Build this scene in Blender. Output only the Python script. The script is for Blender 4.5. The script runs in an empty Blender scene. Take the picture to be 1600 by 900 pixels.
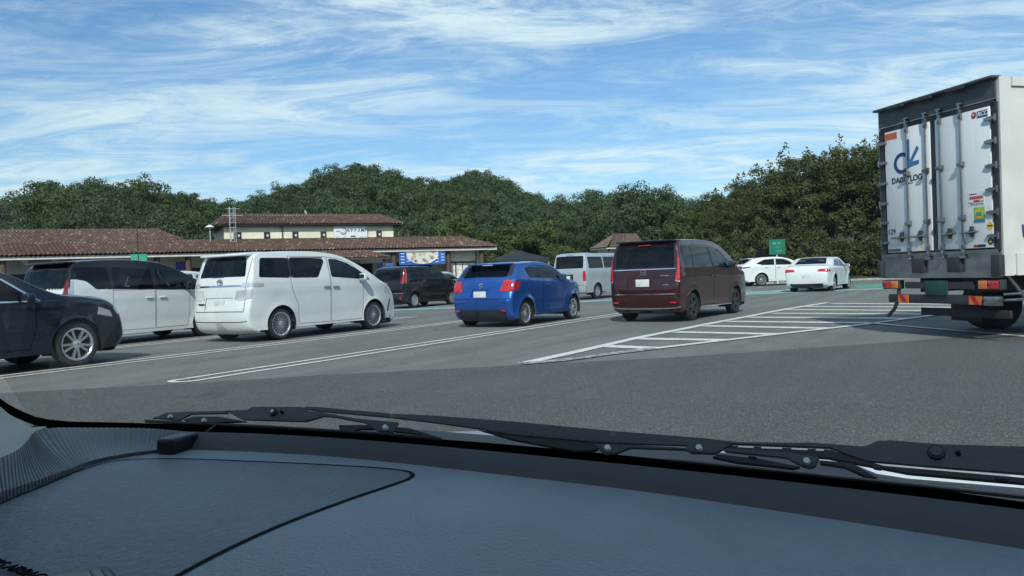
import bpy, bmesh, math, random
import numpy as np
from mathutils import Vector, Matrix
from mathutils.geometry import delaunay_2d_cdt

random.seed(7)
rng = np.random.default_rng(7)
sc = bpy.context.scene
COL = sc.collection
R = math.radians

# ------------------------------------------------------------------ camera
CAM_H = 1.18
cam_d = bpy.data.cameras.new('camera')
cam = bpy.data.objects.new('camera', cam_d)
COL.objects.link(cam)
cam_d.sensor_width = 36.0
cam_d.lens = 36.0 * 1250.0 / 1600.0
cam_d.clip_start = 0.02
cam_d.clip_end = 5000.0
_p, _r = math.atan(20.5 / 1250.0), R(2.18)
_fw = Vector((0, math.cos(_p), -math.sin(_p)))
_r0 = Vector((1, 0, 0))
_u0 = Vector((0, math.sin(_p), math.cos(_p)))
_rt = _r0 * math.cos(_r) - _u0 * math.sin(_r)
_up = _r0 * math.sin(_r) + _u0 * math.cos(_r)
cam.matrix_world = Matrix(((_rt.x, _up.x, -_fw.x, 0), (_rt.y, _up.y, -_fw.y, 0), (_rt.z, _up.z, -_fw.z, CAM_H), (0, 0, 0, 1)))
sc.camera = cam

# ------------------------------------------------------------------ light
SUN_AZ, SUN_EL = 185.0, 40.0      # compass-like: 0 = straight ahead, clockwise
sun_d = bpy.data.lights.new('sun', 'SUN')
sun_d.energy = 3.3
sun_d.angle = R(0.6)
sun_d.color = (1.0, 0.955, 0.88)
sun = bpy.data.objects.new('sun', sun_d)
COL.objects.link(sun)
_s = Vector((math.sin(R(SUN_AZ)) * math.cos(R(SUN_EL)), math.cos(R(SUN_AZ)) * math.cos(R(SUN_EL)), math.sin(R(SUN_EL))))
sun.rotation_euler = _s.to_track_quat('Z', 'Y').to_euler()

sc.view_settings.view_transform = 'Standard'
sc.view_settings.look = 'None'
sc.view_settings.gamma = 1.0
sc.view_settings.exposure = 0.45
sc.view_settings.use_curve_mapping = False
sc.cycles.use_denoising = True
sc.cycles.max_bounces = 8
sc.cycles.transparent_max_bounces = 24
sc.cycles.caustics_reflective = False
sc.cycles.caustics_refractive = False

world = bpy.data.worlds.new('World')
sc.world = world
world.use_nodes = True
def build_sky():
    nt = world.node_tree
    N, Lk = nt.nodes, nt.links
    N.clear()
    out = N.new('ShaderNodeOutputWorld')
    bg = N.new('ShaderNodeBackground')
    sky = N.new('ShaderNodeTexSky')
    sky.sky_type = 'NISHITA'
    sky.sun_disc = False
    sky.sun_elevation = R(SUN_EL)
    sky.sun_rotation = R(SUN_AZ)
    sky.altitude = 100
    sky.air_density = 1.0
    sky.dust_density = 0.6
    sky.ozone_density = 2.2
    bg.inputs[1].default_value = 0.105
    tc = N.new('ShaderNodeTexCoord')
    sep = N.new('ShaderNodeSeparateXYZ')
    Lk.new(tc.outputs['Generated'], sep.inputs[0])
    def mth(op, a=None, b=None, clamp=False):
        n = N.new('ShaderNodeMath'); n.operation = op; n.use_clamp = clamp
        for i, v in enumerate((a, b)):
            if v is None: continue
            if isinstance(v, (int, float)): n.inputs[i].default_value = v
            else: Lk.new(v, n.inputs[i])
        return n.outputs[0]
    zz = mth('ADD', mth('MAXIMUM', sep.outputs[2], 0.0), 0.10)
    px, py = mth('DIVIDE', sep.outputs[0], zz), mth('DIVIDE', sep.outputs[1], zz)
    cmb = N.new('ShaderNodeCombineXYZ')
    Lk.new(px, cmb.inputs[0]); Lk.new(py, cmb.inputs[1])
    def layer(rot, scl, nscale, det, rough, dist, seed):
        mp = N.new('ShaderNodeMapping')
        mp.inputs['Rotation'].default_value = (0, 0, R(rot))
        mp.inputs['Scale'].default_value = (scl[0], scl[1], 1)
        mp.inputs['Location'].default_value = (seed, seed * 0.37, seed * 0.11)
        Lk.new(cmb.outputs[0], mp.inputs[0])
        no = N.new('ShaderNodeTexNoise')
        no.inputs['Scale'].default_value = nscale
        no.inputs['Detail'].default_value = det
        no.inputs['Roughness'].default_value = rough
        no.inputs['Distortion'].default_value = dist
        Lk.new(mp.outputs[0], no.inputs['Vector'])
        return no.outputs[0]
    def ramp(v, a, b):
        n = N.new('ShaderNodeMapRange'); n.interpolation_type = 'SMOOTHSTEP'
        n.inputs[1].default_value = a; n.inputs[2].default_value = b
        Lk.new(v, n.inputs[0]); return n.outputs[0]
    big = ramp(layer(14, (0.45, 0.8), 0.85, 4, 0.55, 0.6, 11.7), 0.40, 0.66)
    streak = ramp(layer(30, (0.60, 1.40), 1.8, 11, 0.68, 1.0, 7.7), 0.43, 0.67)
    fine = ramp(layer(-24, (0.8, 1.5), 4.2, 11, 0.72, 1.3, 1.9), 0.43, 0.67)
    c = mth('ADD', mth('MULTIPLY', big, 0.20), mth('MULTIPLY', mth('MULTIPLY', streak, mth('ADD', big, 0.42)), 0.88))
    c = mth('ADD', c, mth('MULTIPLY', mth('MULTIPLY', fine, mth('ADD', big, 0.25)), 0.34))
    # cirrus gathers towards the horizon, where one looks through more of it
    low = N.new('ShaderNodeMapRange'); low.inputs[1].default_value = 0.0; low.inputs[2].default_value = 0.34
    low.inputs[3].default_value = 0.24; low.inputs[4].default_value = 0.0
    Lk.new(sep.outputs[2], low.inputs[0])
    c = mth('ADD', c, low.outputs[0])
    c = mth('MAXIMUM', c, 0.0)
    c = mth('DIVIDE', mth('MULTIPLY', c, 1.28), mth('ADD', mth('MULTIPLY', c, 0.62), 1.0))
    c = mth('MINIMUM', c, 0.92)
    mix = N.new('ShaderNodeMix'); mix.data_type = 'RGBA'
    Lk.new(c, mix.inputs['Factor'])
    tint = N.new('ShaderNodeMix'); tint.data_type = 'RGBA'; tint.blend_type = 'MULTIPLY'
    tint.inputs['Factor'].default_value = 1.0
    Lk.new(sky.outputs[0], tint.inputs['A']); tint.inputs['B'].default_value = (0.54, 0.82, 1.03, 1)
    Lk.new(tint.outputs['Result'], mix.inputs['A'])
    mix.inputs['B'].default_value = (6.0, 7.1, 7.7, 1)
    Lk.new(mix.outputs['Result'], bg.inputs[0])
    Lk.new(bg.outputs[0], out.inputs[0])
build_sky()

# ------------------------------------------------------------------ materials
MATS = {}
def new_mat(name):
    m = bpy.data.materials.new(name); m.use_nodes = True
    MATS[name] = m
    return m, m.node_tree.nodes, m.node_tree.links, m.node_tree.nodes['Principled BSDF']
def noise_fac(N, L, scale, detail=4, rough=0.55, coords='Object', stretch=None, a=0.35, b=0.65):
    tc = N.new('ShaderNodeTexCoord')
    src = tc.outputs[coords]
    if stretch:
        mp = N.new('ShaderNodeMapping'); mp.inputs['Scale'].default_value = stretch
        if len(stretch) == 3: pass
        L.new(src, mp.inputs[0]); src = mp.outputs[0]
    n = N.new('ShaderNodeTexNoise')
    n.inputs['Scale'].default_value = scale; n.inputs['Detail'].default_value = detail; n.inputs['Roughness'].default_value = rough
    L.new(src, n.inputs['Vector'])
    mr = N.new('ShaderNodeMapRange'); mr.inputs[1].default_value = a; mr.inputs[2].default_value = b
    L.new(n.outputs[0], mr.inputs[0])
    return mr.outputs[0]
def mixc(N, L, fac, a, b):
    m = N.new('ShaderNodeMix'); m.data_type = 'RGBA'
    if isinstance(fac, float): m.inputs['Factor'].default_value = fac
    else: L.new(fac, m.inputs['Factor'])
    for k, v in (('A', a), ('B', b)):
        if isinstance(v, tuple): m.inputs[k].default_value = (*v, 1)
        else: L.new(v, m.inputs[k])
    return m.outputs['Result']
def bump(N, L, P, h, strength, dist=0.01):
    b = N.new('ShaderNodeBump'); b.inputs['Strength'].default_value = strength; b.inputs['Distance'].default_value = dist
    L.new(h, b.inputs['Height']); L.new(b.outputs[0], P.inputs['Normal'])
def simple(name, col, rough=0.5, metal=0.0, var=0.12, scale=6.0, coat=0.0, spec=0.5, bmp=0.0, bscale=80.0, stretch=None):
    m, N, L, P = new_mat(name)
    f = noise_fac(N, L, scale, 5, stretch=stretch)
    lo = tuple(c * (1 - var) for c in col); hi = tuple(min(1, c * (1 + var)) for c in col)
    L.new(mixc(N, L, f, lo, hi), P.inputs['Base Color'])
    P.inputs['Roughness'].default_value = rough; P.inputs['Metallic'].default_value = metal
    P.inputs['Coat Weight'].default_value = coat; P.inputs['Coat Roughness'].default_value = 0.03
    P.inputs['Specular IOR Level'].default_value = spec
    if bmp: bump(N, L, P, noise_fac(N, L, bscale, 3), bmp)
    return m
def paint(name, col, metal=0.0, rough=0.45, spec=0.5):
    m, N, L, P = new_mat(name)
    f = noise_fac(N, L, 1.7, 4)
    L.new(mixc(N, L, f, tuple(c * 0.96 for c in col), tuple(min(1, c * 1.03) for c in col)), P.inputs['Base Color'])
    P.inputs['Roughness'].default_value = rough; P.inputs['Metallic'].default_value = metal
    P.inputs['Coat Weight'].default_value = 1.0; P.inputs['Specular IOR Level'].default_value = spec
    rf = noise_fac(N, L, 9.0, 5)
    mr = N.new('ShaderNodeMapRange'); mr.inputs[3].default_value = 0.02; mr.inputs[4].default_value = 0.09
    L.new(rf, mr.inputs[0]); L.new(mr.outputs[0], P.inputs['Coat Roughness'])
    return m
def glass(name, tint, ior=1.5, dirt=0.0):
    m, N, L, P = new_mat(name)
    N.remove(P)
    out = N['Material Output']
    tr = N.new('ShaderNodeBsdfTransparent'); tr.inputs[0].default_value = (*tint, 1)
    gl = N.new('ShaderNodeBsdfGlossy'); gl.inputs['Roughness'].default_value = 0.015
    fr = N.new('ShaderNodeFresnel'); fr.inputs[0].default_value = ior
    mx = N.new('ShaderNodeMixShader')
    L.new(fr.outputs[0], mx.inputs[0]); L.new(tr.outputs[0], mx.inputs[1]); L.new(gl.outputs[0], mx.inputs[2])
    last = mx.outputs[0]
    if dirt:      # a film of dust
        df = N.new('ShaderNodeBsdfDiffuse'); df.inputs[0].default_value = (0.75, 0.74, 0.70, 1)
        f = noise_fac(N, L, 5.0, 8, 0.7, a=0.38, b=0.72); sp = noise_fac(N, L, 160.0, 2, 0.5, a=0.70, b=0.80)
        ad = N.new('ShaderNodeMath'); ad.operation = 'MULTIPLY_ADD'; ad.inputs[1].default_value = dirt; ad.inputs[2].default_value = dirt * 0.3; L.new(f, ad.inputs[0])
        a2 = N.new('ShaderNodeMath'); a2.operation = 'MULTIPLY_ADD'; a2.inputs[1].default_value = dirt * 2.0; L.new(sp, a2.inputs[0]); L.new(ad.outputs[0], a2.inputs[2])
        m2 = N.new('ShaderNodeMixShader'); L.new(a2.outputs[0], m2.inputs[0]); L.new(last, m2.inputs[1]); L.new(df.outputs[0], m2.inputs[2]); last = m2.outputs[0]
    L.new(last, out.inputs[0])
    return m
paint('paint_white', (0.66, 0.69, 0.69))
paint('paint_black', (0.006, 0.0065, 0.008), 0.0, 0.5, 0.1)
paint('paint_navy', (0.006, 0.010, 0.022), 0.0, 0.5, 0.15)
paint('paint_blue', (0.010, 0.085, 0.36), 0.55, 0.32, 0.4)
paint('paint_maroon', (0.036, 0.005, 0.005), 0.2, 0.4, 0.2)
paint('paint_silver', (0.50, 0.53, 0.55), 0.45, 0.35)
simple('black_plastic', (0.018, 0.019, 0.021), 0.45)
simple('gap', (0.006, 0.006, 0.007), 0.8)
simple('underbody', (0.008, 0.008, 0.009), 0.85)
simple('rubber', (0.016, 0.016, 0.017), 0.75, bmp=0.15)
simple('interior', (0.15, 0.145, 0.14), 0.8)
simple('seat_grey', (0.10, 0.10, 0.10), 0.85)
simple('alloy', (0.62, 0.63, 0.65), 0.28, 0.9)
simple('alloy_dark', (0.06, 0.06, 0.065), 0.35, 0.7)
simple('chrome', (0.80, 0.81, 0.83), 0.12, 1.0, var=0.05)
simple('steel', (0.55, 0.56, 0.57), 0.32, 0.9, var=0.2)
simple('lens_red', (0.45, 0.012, 0.016), 0.15, coat=1.0)
simple('lens_dark_red', (0.16, 0.006, 0.010), 0.15, coat=1.0)
simple('lens_clear', (0.62, 0.63, 0.66), 0.12, 0.3, coat=1.0)
simple('lens_amber', (0.70, 0.17, 0.02), 0.2, coat=1.0)
simple('plate_white', (0.58, 0.60, 0.58), 0.45)
glass('glass_privacy', (0.12, 0.13, 0.145))
glass('glass_tint', (0.30, 0.33, 0.33))
glass('glass_clear', (0.80, 0.86, 0.84))

# ------------------------------------------------------------------ helpers
def link(o, parent=None):
    COL.objects.link(o)
    if parent is not None: o.parent = parent
    return o
def tag(o, label=None, cat=None, group=None, kind=None):
    if label: o['label'] = label
    if cat: o['category'] = cat
    if group: o['group'] = group
    if kind: o['kind'] = kind
    return o
def empty(name, loc=(0, 0, 0), rz=0.0, label=None, cat=None, group=None):
    o = bpy.data.objects.new(name, None); o.empty_display_size = 0.2
    COL.objects.link(o); o.location = loc; o.rotation_euler = (0, 0, rz)
    return tag(o, label, cat, group)
def mesh_obj(name, verts, faces, mats, parent=None, midx=None, smooth=None, weld=0.0):
    me = bpy.data.meshes.new(name)
    me.from_pydata([tuple(map(float, v)) for v in verts], [], [tuple(f) for f in faces])
    if isinstance(mats, str): mats = [mats]
    for m in mats: me.materials.append(MATS[m])
    if midx is not None: me.polygons.foreach_set('material_index', np.asarray(midx, dtype=np.int32))
    if weld:
        bm = bmesh.new(); bm.from_mesh(me)
        bmesh.ops.remove_doubles(bm, verts=bm.verts, dist=weld)
        bm.to_mesh(me); bm.free()
    if smooth is not None:
        me.polygons.foreach_set('use_smooth', np.ones(len(me.polygons), dtype=bool))
        me.set_sharp_from_angle(angle=R(smooth))
    me.update()
    return link(bpy.data.objects.new(name, me), parent)
class MB:
    """collects simple shapes into one mesh"""
    def __init__(s): s.v = []; s.f = []; s.m = []; s.cur = 0
    def add(s, vs, fs):
        b = len(s.v); s.v += [tuple(v) for v in vs]
        s.f += [tuple(i + b for i in f) for f in fs]; s.m += [s.cur] * len(fs); return s
    def box(s, c, d, rz=0.0, mat=None):
        x, y, z = [k / 2 for k in d]
        vs = [Vector((sx * x, sy * y, sz * z)) for sz in (-1, 1) for sy in (-1, 1) for sx in (-1, 1)]
        M = mat or Matrix.Rotation(rz, 3, 'Z')
        vs = [M @ v + Vector(c) for v in vs]
        return s.add(vs, [(0, 2, 3, 1), (4, 5, 7, 6), (0, 1, 5, 4), (2, 6, 7, 3), (0, 4, 6, 2), (1, 3, 7, 5)])
    def tube(s, p, q, r0, r1=None, n=8, caps=True):
        p, q = Vector(p), Vector(q); r1 = r0 if r1 is None else r1
        d = (q - p).normalized(); a = d.orthogonal().normalized(); b = d.cross(a)
        vs = []
        for c, r in ((p, r0), (q, r1)):
            for i in range(n):
                t = 2 * math.pi * i / n; vs.append(c + a * (r * math.cos(t)) + b * (r * math.sin(t)))
        fs = [(i, (i + 1) % n, n + (i + 1) % n, n + i) for i in range(n)]
        if caps: fs += [tuple(range(n))[::-1], tuple(range(n, 2 * n))]
        return s.add(vs, fs)
    def path(s, pts, r, n=6):
        for a, b in zip(pts[:-1], pts[1:]): s.tube(a, b, r, r, n)
        return s
    def prism(s, poly, z0, z1, M=None):
        n = len(poly)
        vs = [Vector((x, y, z0)) for x, y in poly] + [Vector((x, y, z1)) for x, y in poly]
        if M is not None: vs = [M @ v for v in vs]
        return s.add(vs, [tuple(range(n))[::-1], tuple(range(n, 2 * n))] + [(i, (i + 1) % n, n + (i + 1) % n, n + i) for i in range(n)])
    def lathe(s, prof, n=24, axis='Y', c=(0, 0, 0)):
        vs = []
        for i in range(n):
            t = 2 * math.pi * i / n; cs, sn = math.cos(t), math.sin(t)
            for r, h in prof:
                vs.append((c[0] + r * cs, c[1] + h, c[2] + r * sn) if axis == 'Y' else (c[0] + r * cs, c[1] + r * sn, c[2] + h))
        k = len(prof); fs = []
        for i in range(n):
            j = (i + 1) % n
            for a in range(k - 1): fs.append((i * k + a, i * k + a + 1, j * k + a + 1, j * k + a))
        return s.add(vs, fs)
    def build(s, name, mats, parent=None, smooth=None, bevel=0.0, seg=2):
        if bevel:
            me = bpy.data.meshes.new(name); me.from_pydata(s.v, [], s.f)
            bm = bmesh.new(); bm.from_mesh(me); bpy.data.meshes.remove(me)
            bmesh.ops.recalc_face_normals(bm, faces=bm.faces)
            bmesh.ops.bevel(bm, geom=list(bm.edges), offset=bevel, segments=seg, affect='EDGES', profile=0.5)
            vs = [tuple(v.co) for v in bm.verts]; bm.verts.index_update()
            fs = [tuple(v.index for v in f.verts) for f in bm.faces]; bm.free()
            return mesh_obj(name, vs, fs, mats, parent, smooth=smooth or 40)
        o = mesh_obj(name, s.v, s.f, mats, parent, s.m, smooth)
        return o
def put(o, loc=(0, 0, 0), rot=(0, 0, 0)):
    o.location = loc; o.rotation_euler = rot; return o
def copy_tree(o, parent=None):
    c = o.copy(); COL.objects.link(c); c.parent = parent
    for ch in o.children: copy_tree(ch, c)
    return c
def strip(pts, w, z):
    """flat ribbon along a ground polyline"""
    pts = [Vector((p[0], p[1])) for p in pts]; L_, R_ = [], []
    for i, p in enumerate(pts):
        d = (pts[min(i + 1, len(pts) - 1)] - pts[max(i - 1, 0)]).normalized(); n = Vector((-d.y, d.x)) * w / 2
        L_.append((p.x + n.x, p.y + n.y, z)); R_.append((p.x - n.x, p.y - n.y, z))
    n = len(pts)
    return L_ + R_, [(i, n + i, n + i + 1, i + 1) for i in range(n - 1)]
# ------------------------------------------------------------------ ground
def asphalt(name, base, base2, patch, bscale, speck=0.0):
    m, N, L, P = new_mat(name)
    big = noise_fac(N, L, 0.22, 6, 0.6, a=0.32, b=0.68)
    mid = noise_fac(N, L, 1.6, 5, 0.65, stretch=(1, 0.35, 1), a=0.3, b=0.7)
    col = mixc(N, L, big, base, base2)
    col = mixc(N, L, mid, col, mixc(N, L, 0.5, col, patch))
    # tyre-polished streaks along the bays, oil drips and hairline cracks
    tc = N.new('ShaderNodeTexCoord'); mp = N.new('ShaderNodeMapping'); mp.vector_type = 'TEXTURE'
    mp.inputs['Rotation'].default_value = (0, 0, -R(31.2)); mp.inputs['Scale'].default_value = (0.55, 7.0, 1)
    L.new(tc.outputs['Object'], mp.inputs[0])
    st = N.new('ShaderNodeTexNoise'); st.inputs['Scale'].default_value = 1.0; st.inputs['Detail'].default_value = 6; st.inputs['Roughness'].default_value = 0.62
    L.new(mp.outputs[0], st.inputs['Vector'])
    sr = N.new('ShaderNodeMapRange'); sr.inputs[1].default_value = 0.40; sr.inputs[2].default_value = 0.64; L.new(st.outputs[0], sr.inputs[0])
    col = mixc(N, L, sr.outputs[0], mixc(N, L, 0.22, col, (0.05, 0.053, 0.052)), mixc(N, L, 0.20, col, patch))
    oil = noise_fac(N, L, 1.15, 3, 0.5, a=0.68, b=0.78)
    ol = N.new('ShaderNodeMath'); ol.operation = 'MULTIPLY'; ol.inputs[1].default_value = 0.6; L.new(oil, ol.inputs[0])
    col = mixc(N, L, ol.outputs[0], col, (0.045, 0.045, 0.045))
    vo = N.new('ShaderNodeTexVoronoi'); vo.feature = 'DISTANCE_TO_EDGE'; vo.inputs['Scale'].default_value = 0.16
    dn = N.new('ShaderNodeTexNoise'); dn.inputs['Scale'].default_value = 0.9; dn.inputs['Detail'].default_value = 5
    L.new(tc.outputs['Object'], dn.inputs['Vector'])
    va = N.new('ShaderNodeVectorMath'); va.operation = 'MULTIPLY_ADD'; va.inputs[1].default_value = (2.2, 2.2, 0); L.new(dn.outputs['Color'], va.inputs[0]); L.new(tc.outputs['Object'], va.inputs[2]); L.new(va.outputs[0], vo.inputs['Vector'])
    ck = N.new('ShaderNodeMapRange'); ck.inputs[1].default_value = 0.0; ck.inputs[2].default_value = 0.0035; ck.inputs[3].default_value = 0.55; ck.inputs[4].default_value = 0.0; L.new(vo.outputs['Distance'], ck.inputs[0])
    col = mixc(N, L, ck.outputs[0], col, (0.035, 0.036, 0.036))
    gr = noise_fac(N, L, bscale, 2, 0.7, a=0.3, b=0.72)
    dk = N.new('ShaderNodeMix'); dk.data_type = 'RGBA'; dk.blend_type = 'MULTIPLY'; dk.inputs['Factor'].default_value = 0.85
    g2 = mixc(N, L, gr, (0.25, 0.25, 0.25), (1.75, 1.75, 1.75))
    L.new(col, dk.inputs['A']); L.new(g2, dk.inputs['B'])
    fin = dk.outputs['Result']
    if speck:
        sp = noise_fac(N, L, bscale * 1.7, 1, 0.5, a=0.67, b=0.73)
        fin = mixc(N, L, sp, fin, (speck, speck, speck * 0.95))
    L.new(fin, P.inputs['Base Color'])
    P.inputs['Roughness'].default_value = 0.88
    P.inputs['Specular IOR Level'].default_value = 0.3
    bump(N, L, P, gr, 0.6, 0.006)
    return m
asphalt('asphalt_bay', (0.118, 0.127, 0.120), (0.170, 0.178, 0.168), (0.22, 0.226, 0.21), 55)
asphalt('asphalt_lane', (0.066, 0.071, 0.072), (0.090, 0.095, 0.094), (0.10, 0.105, 0.10), 60, 0.42)
def worn_paint(name, col, under, wear=0.45):
    m, N, L, P = new_mat(name)
    w = noise_fac(N, L, 9.0, 9, 0.78, a=wear + 0.08, b=wear + 0.24)
    c = mixc(N, L, noise_fac(N, L, 2.0, 3), tuple(k * 0.86 for k in col), col)
    L.new(mixc(N, L, w, c, under), P.inputs['Base Color'])
    P.inputs['Roughness'].default_value = 0.7
    return m
worn_paint('line_white', (0.68, 0.68, 0.65), (0.16, 0.16, 0.155), 0.44)
worn_paint('line_worn', (0.55, 0.55, 0.52), (0.11, 0.11, 0.11), 0.32)
worn_paint('walk_blue', (0.20, 0.44, 0.47), (0.12, 0.20, 0.20), 0.42)
worn_paint('walk_green', (0.12, 0.30, 0.22), (0.10, 0.16, 0.13), 0.42)
def earth():
    m, N, L, P = new_mat('earth')
    f = noise_fac(N, L, 0.35, 7, 0.65)
    L.new(mixc(N, L, f, (0.030, 0.042, 0.014), (0.075, 0.072, 0.035)), P.inputs['Base Color'])
    P.inputs['Roughness'].default_value = 0.95
    bump(N, L, P, noise_fac(N, L, 6.0, 5), 0.7, 0.2)
earth()
simple('kerb', (0.30, 0.30, 0.28), 0.85, var=0.25, scale=3)

PAZ = 31.2
PF = Vector((math.sin(R(PAZ)), math.cos(R(PAZ))))      # along the parking bays
PN = Vector((PF.y, -PF.x))
def PW(a, n): v = PF * a + PN * n; return (v.x, v.y)

big = mesh_obj('ground', [(-900, -400, -0.03), (900, -400, -0.03), (900, 1500, -0.03), (-900, 1500, -0.03)], [(0, 1, 2, 3)], 'earth')
tag(big, kind='structure')
lot = mesh_obj('parking_lot', [(-90, -30, 0), (60, -30, 0), (60, 49.5, 0), (40, 50.5, 0), (14, 51, 0), (8, 62, 0), (0, 72, 0), (-20, 66, 0), (-45, 54, 0), (-90, 31, 0)], [tuple(range(10))], 'asphalt_bay')
tag(lot, kind='structure')
lane = mesh_obj('lane_asphalt', [(-60, -25, 0.004), (50, -25, 0.004), (50, 13.4, 0.004), (14, 13.2, 0.004), (6.9, 11.95, 0.004), (4.39, 11.2, 0.004), (2.1, 10.6, 0.004), (-0.04, 10.38, 0.004), (-2.48, 10.1, 0.004), (-4.07, 9.77, 0.004), (-6.18, 9.52, 0.004), (-14, 8.3, 0.004), (-60, 1.0, 0.004)], [tuple(range(13))], 'asphalt_lane')
tag(lane, kind='structure')
def line(pts, w=0.105, mat='line_white', z=0.008, name='painted_line'):
    v, f = strip(pts, w, z); return mesh_obj(name, v, f, mat, lot)
def seg(a0, a1, n, w=0.105): return line([PW(a0 + (a1 - a0) * i / 6, n) for i in range(7)], w)
def double(n1, n2, a0, a1):
    seg(a0, a1, n1); seg(a0, a1, n2)
    r = abs(n2 - n1) / 2; c = (n1 + n2) / 2
    line([PW(a0 - r * 0.9 * math.sin(t), c + r * math.cos(t) * (1 if n1 > n2 else -1)) for t in np.linspace(0, math.pi, 9)], 0.105, z=0.0105)
double(-8.62, -8.95, 6.45, 20.6)
double(-11.95, -12.30, 4.6, 20.2)
double(-15.25, -15.58, 3.6, 19.5)
double(-18.6, -18.95, 2.6, 19.0)
double(-21.9, -22.25, 2.0, 19.0)
# hatched island beside the maroon minivan
zl = [(0.10, 10.52), (0.94, 11.85), (2.14, 13.85), (4.05, 16.6), (7.25, 21.1), (9.3, 23.6)]
zr = [(0.55, 10.62), (2.07, 11.86), (4.68, 13.66), (6.84, 15.1)]
line(zl, 0.20, z=0.011); line(zr[1:], 0.17, z=0.0125)
line([(0.10, 10.52), (0.55, 10.66), (1.2, 11.2), (2.07, 11.86)], 0.24, 'line_worn', z=0.014)
line([(6.76, 15.05), (7.12, 12.9), (7.6, 10.3), (8.2, 7.0)], 0.13, z=0.0155)
line([(6.84, 15.1), (9.4, 17.1), (12.5, 19.6)], 0.15, z=0.017)
hat = [((1.45, 12.55), (2.12, 11.92)), ((2.15, 13.7), (3.43, 12.77)), ((3.0, 14.85), (4.47, 13.55)), ((3.85, 16.1), (5.63, 14.37)), ((4.6, 17.15), (6.8, 15.25)), ((5.4, 18.3), (7.9, 16.05)), ((6.3, 19.45), (8.9, 16.95)), ((7.1, 20.8), (9.95, 17.75)), ((8.0, 22.0), (10.95, 18.6)), ((9.2, 23.1), (11.9, 19.4))]
for a, b in hat:
    a, b = Vector(a), Vector(b); line([a, (a + b) / 2, b], 0.33, name='hatch_stripe')
# faint worn cross marks in the bays
line([PW(9.0, -13.2), PW(9.5, -12.75)], 0.05, 'line_worn'); line([PW(8.4, -11.2), PW(8.9, -10.8)], 0.05, 'line_worn')
line([PW(10.3, -13.0), PW(10.75, -12.6)], 0.05, 'line_worn')
# painted footway across the second row
wn = [(-16, 27.5), (-4.6, 29.9), (3.5, 31.6), (9.5, 32.7), (15.5, 33.3), (26, 34.2)]
wf = [(-16, 29.2), (-4.6, 31.3), (3.5, 33.0), (9.5, 34.0), (15.5, 34.6), (26, 35.5)]
mesh_obj('painted_footway', [(x, y, 0.004) for x, y in wn] + [(x, y, 0.004) for x, y in wf], [(i, i + 1, 7 + i, 6 + i) for i in range(5)], 'walk_blue', lot)
line(wn, 0.16, z=0.009); line([(x, y - 0.1) for x, y in wf], 0.12, z=0.009)
mesh_obj('painted_crossing', [(15.3, 35.4, 0.004), (26, 36.2, 0.004), (28, 42, 0.004), (17.5, 41, 0.004)], [(0, 1, 2, 3)], 'walk_green', lot)
for i in range(9):
    x = -6.2 + i * 2.5
    line([(x, 31.7 + 0.19 * (x + 4.6)), (x + 2.9, 36.5 + 0.19 * (x + 4.6))], 0.11, z=0.006)
mesh_obj('painted_hatch', [(8.6, 33.9, 0.005), (12.6, 34.5, 0.005), (14.5, 37.4, 0.005), (10.4, 36.6, 0.005)], [(0, 1, 2, 3)], 'walk_blue', lot)
for i in range(4):
    line([(9.0 + i * 0.45, 34.5 + i * 0.62), (13.2 + i * 0.45, 35.1 + i * 0.62)], 0.10, z=0.010)
# kerb of the planted bank on the right
kb = [(12.2, 54.5), (14, 51.2), (20, 50.5), (30, 50.2), (45, 49.6)]
v, f = strip(kb, 0.18, 0.12)
v0 = [(x, y, -0.02) for x, y, z in v]; n = len(kb)
mesh_obj('kerb', v + v0, f + [(i, i + 1, 2 * n + i + 1, 2 * n + i) for i in range(n - 1)] + [(n + i, 3 * n + i, 3 * n + i + 1, n + i + 1) for i in range(n - 1)], 'kerb', lot)
# ------------------------------------------------------------------ vehicles
def catmull(P, step=0.05):
    P = [np.array(p, float) for p in P]; out = []
    n = len(P)
    for i in range(n - 1):
        p1, p2 = P[i], P[i + 1]
        d = np.hypot(*(p2[:2] - p1[:2]))
        if d < 1e-6: continue
        p0 = P[i - 1] if i > 0 else 2 * p1 - p2
        p3 = P[i + 2] if i + 2 < n else 2 * p2 - p1
        if np.hypot(*(p1[:2] - p0[:2])) < 1e-6: p0 = 2 * p1 - p2
        if np.hypot(*(p3[:2] - p2[:2])) < 1e-6: p3 = 2 * p2 - p1
        d0 = max(np.hypot(*(p1[:2] - p0[:2])), 1e-6); d3 = max(np.hypot(*(p3[:2] - p2[:2])), 1e-6)
        m1 = d * ((p1 - p0) / d0 * 0.5 + (p2 - p1) / d * 0.5)
        m2 = d * ((p2 - p1) / d * 0.5 + (p3 - p2) / d3 * 0.5)
        k = max(2, int(math.ceil(d / step)))
        for j in range(k):
            t = j / k; t2, t3 = t * t, t * t * t
            q = (2 * t3 - 3 * t2 + 1) * p1 + (t3 - 2 * t2 + t) * m1 + (-2 * t3 + 3 * t2) * p2 + (t3 - t2) * m2
            q[2] = p1[2] + (p2[2] - p1[2]) * t
            out.append(q)
    out.append(P[-1])
    return np.array(out)
def inpoly(pts, poly):
    x, y = pts[:, 0], pts[:, 1]; r = np.zeros(len(pts), bool); n = len(poly)
    for i in range(n):
        x1, y1 = poly[i]; x2, y2 = poly[(i + 1) % n]
        if y1 == y2: continue
        c = ((y1 > y) != (y2 > y)) & (x < (x2 - x1) * (y - y1) / (y2 - y1) + x1)
        r ^= c
    return r
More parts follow.
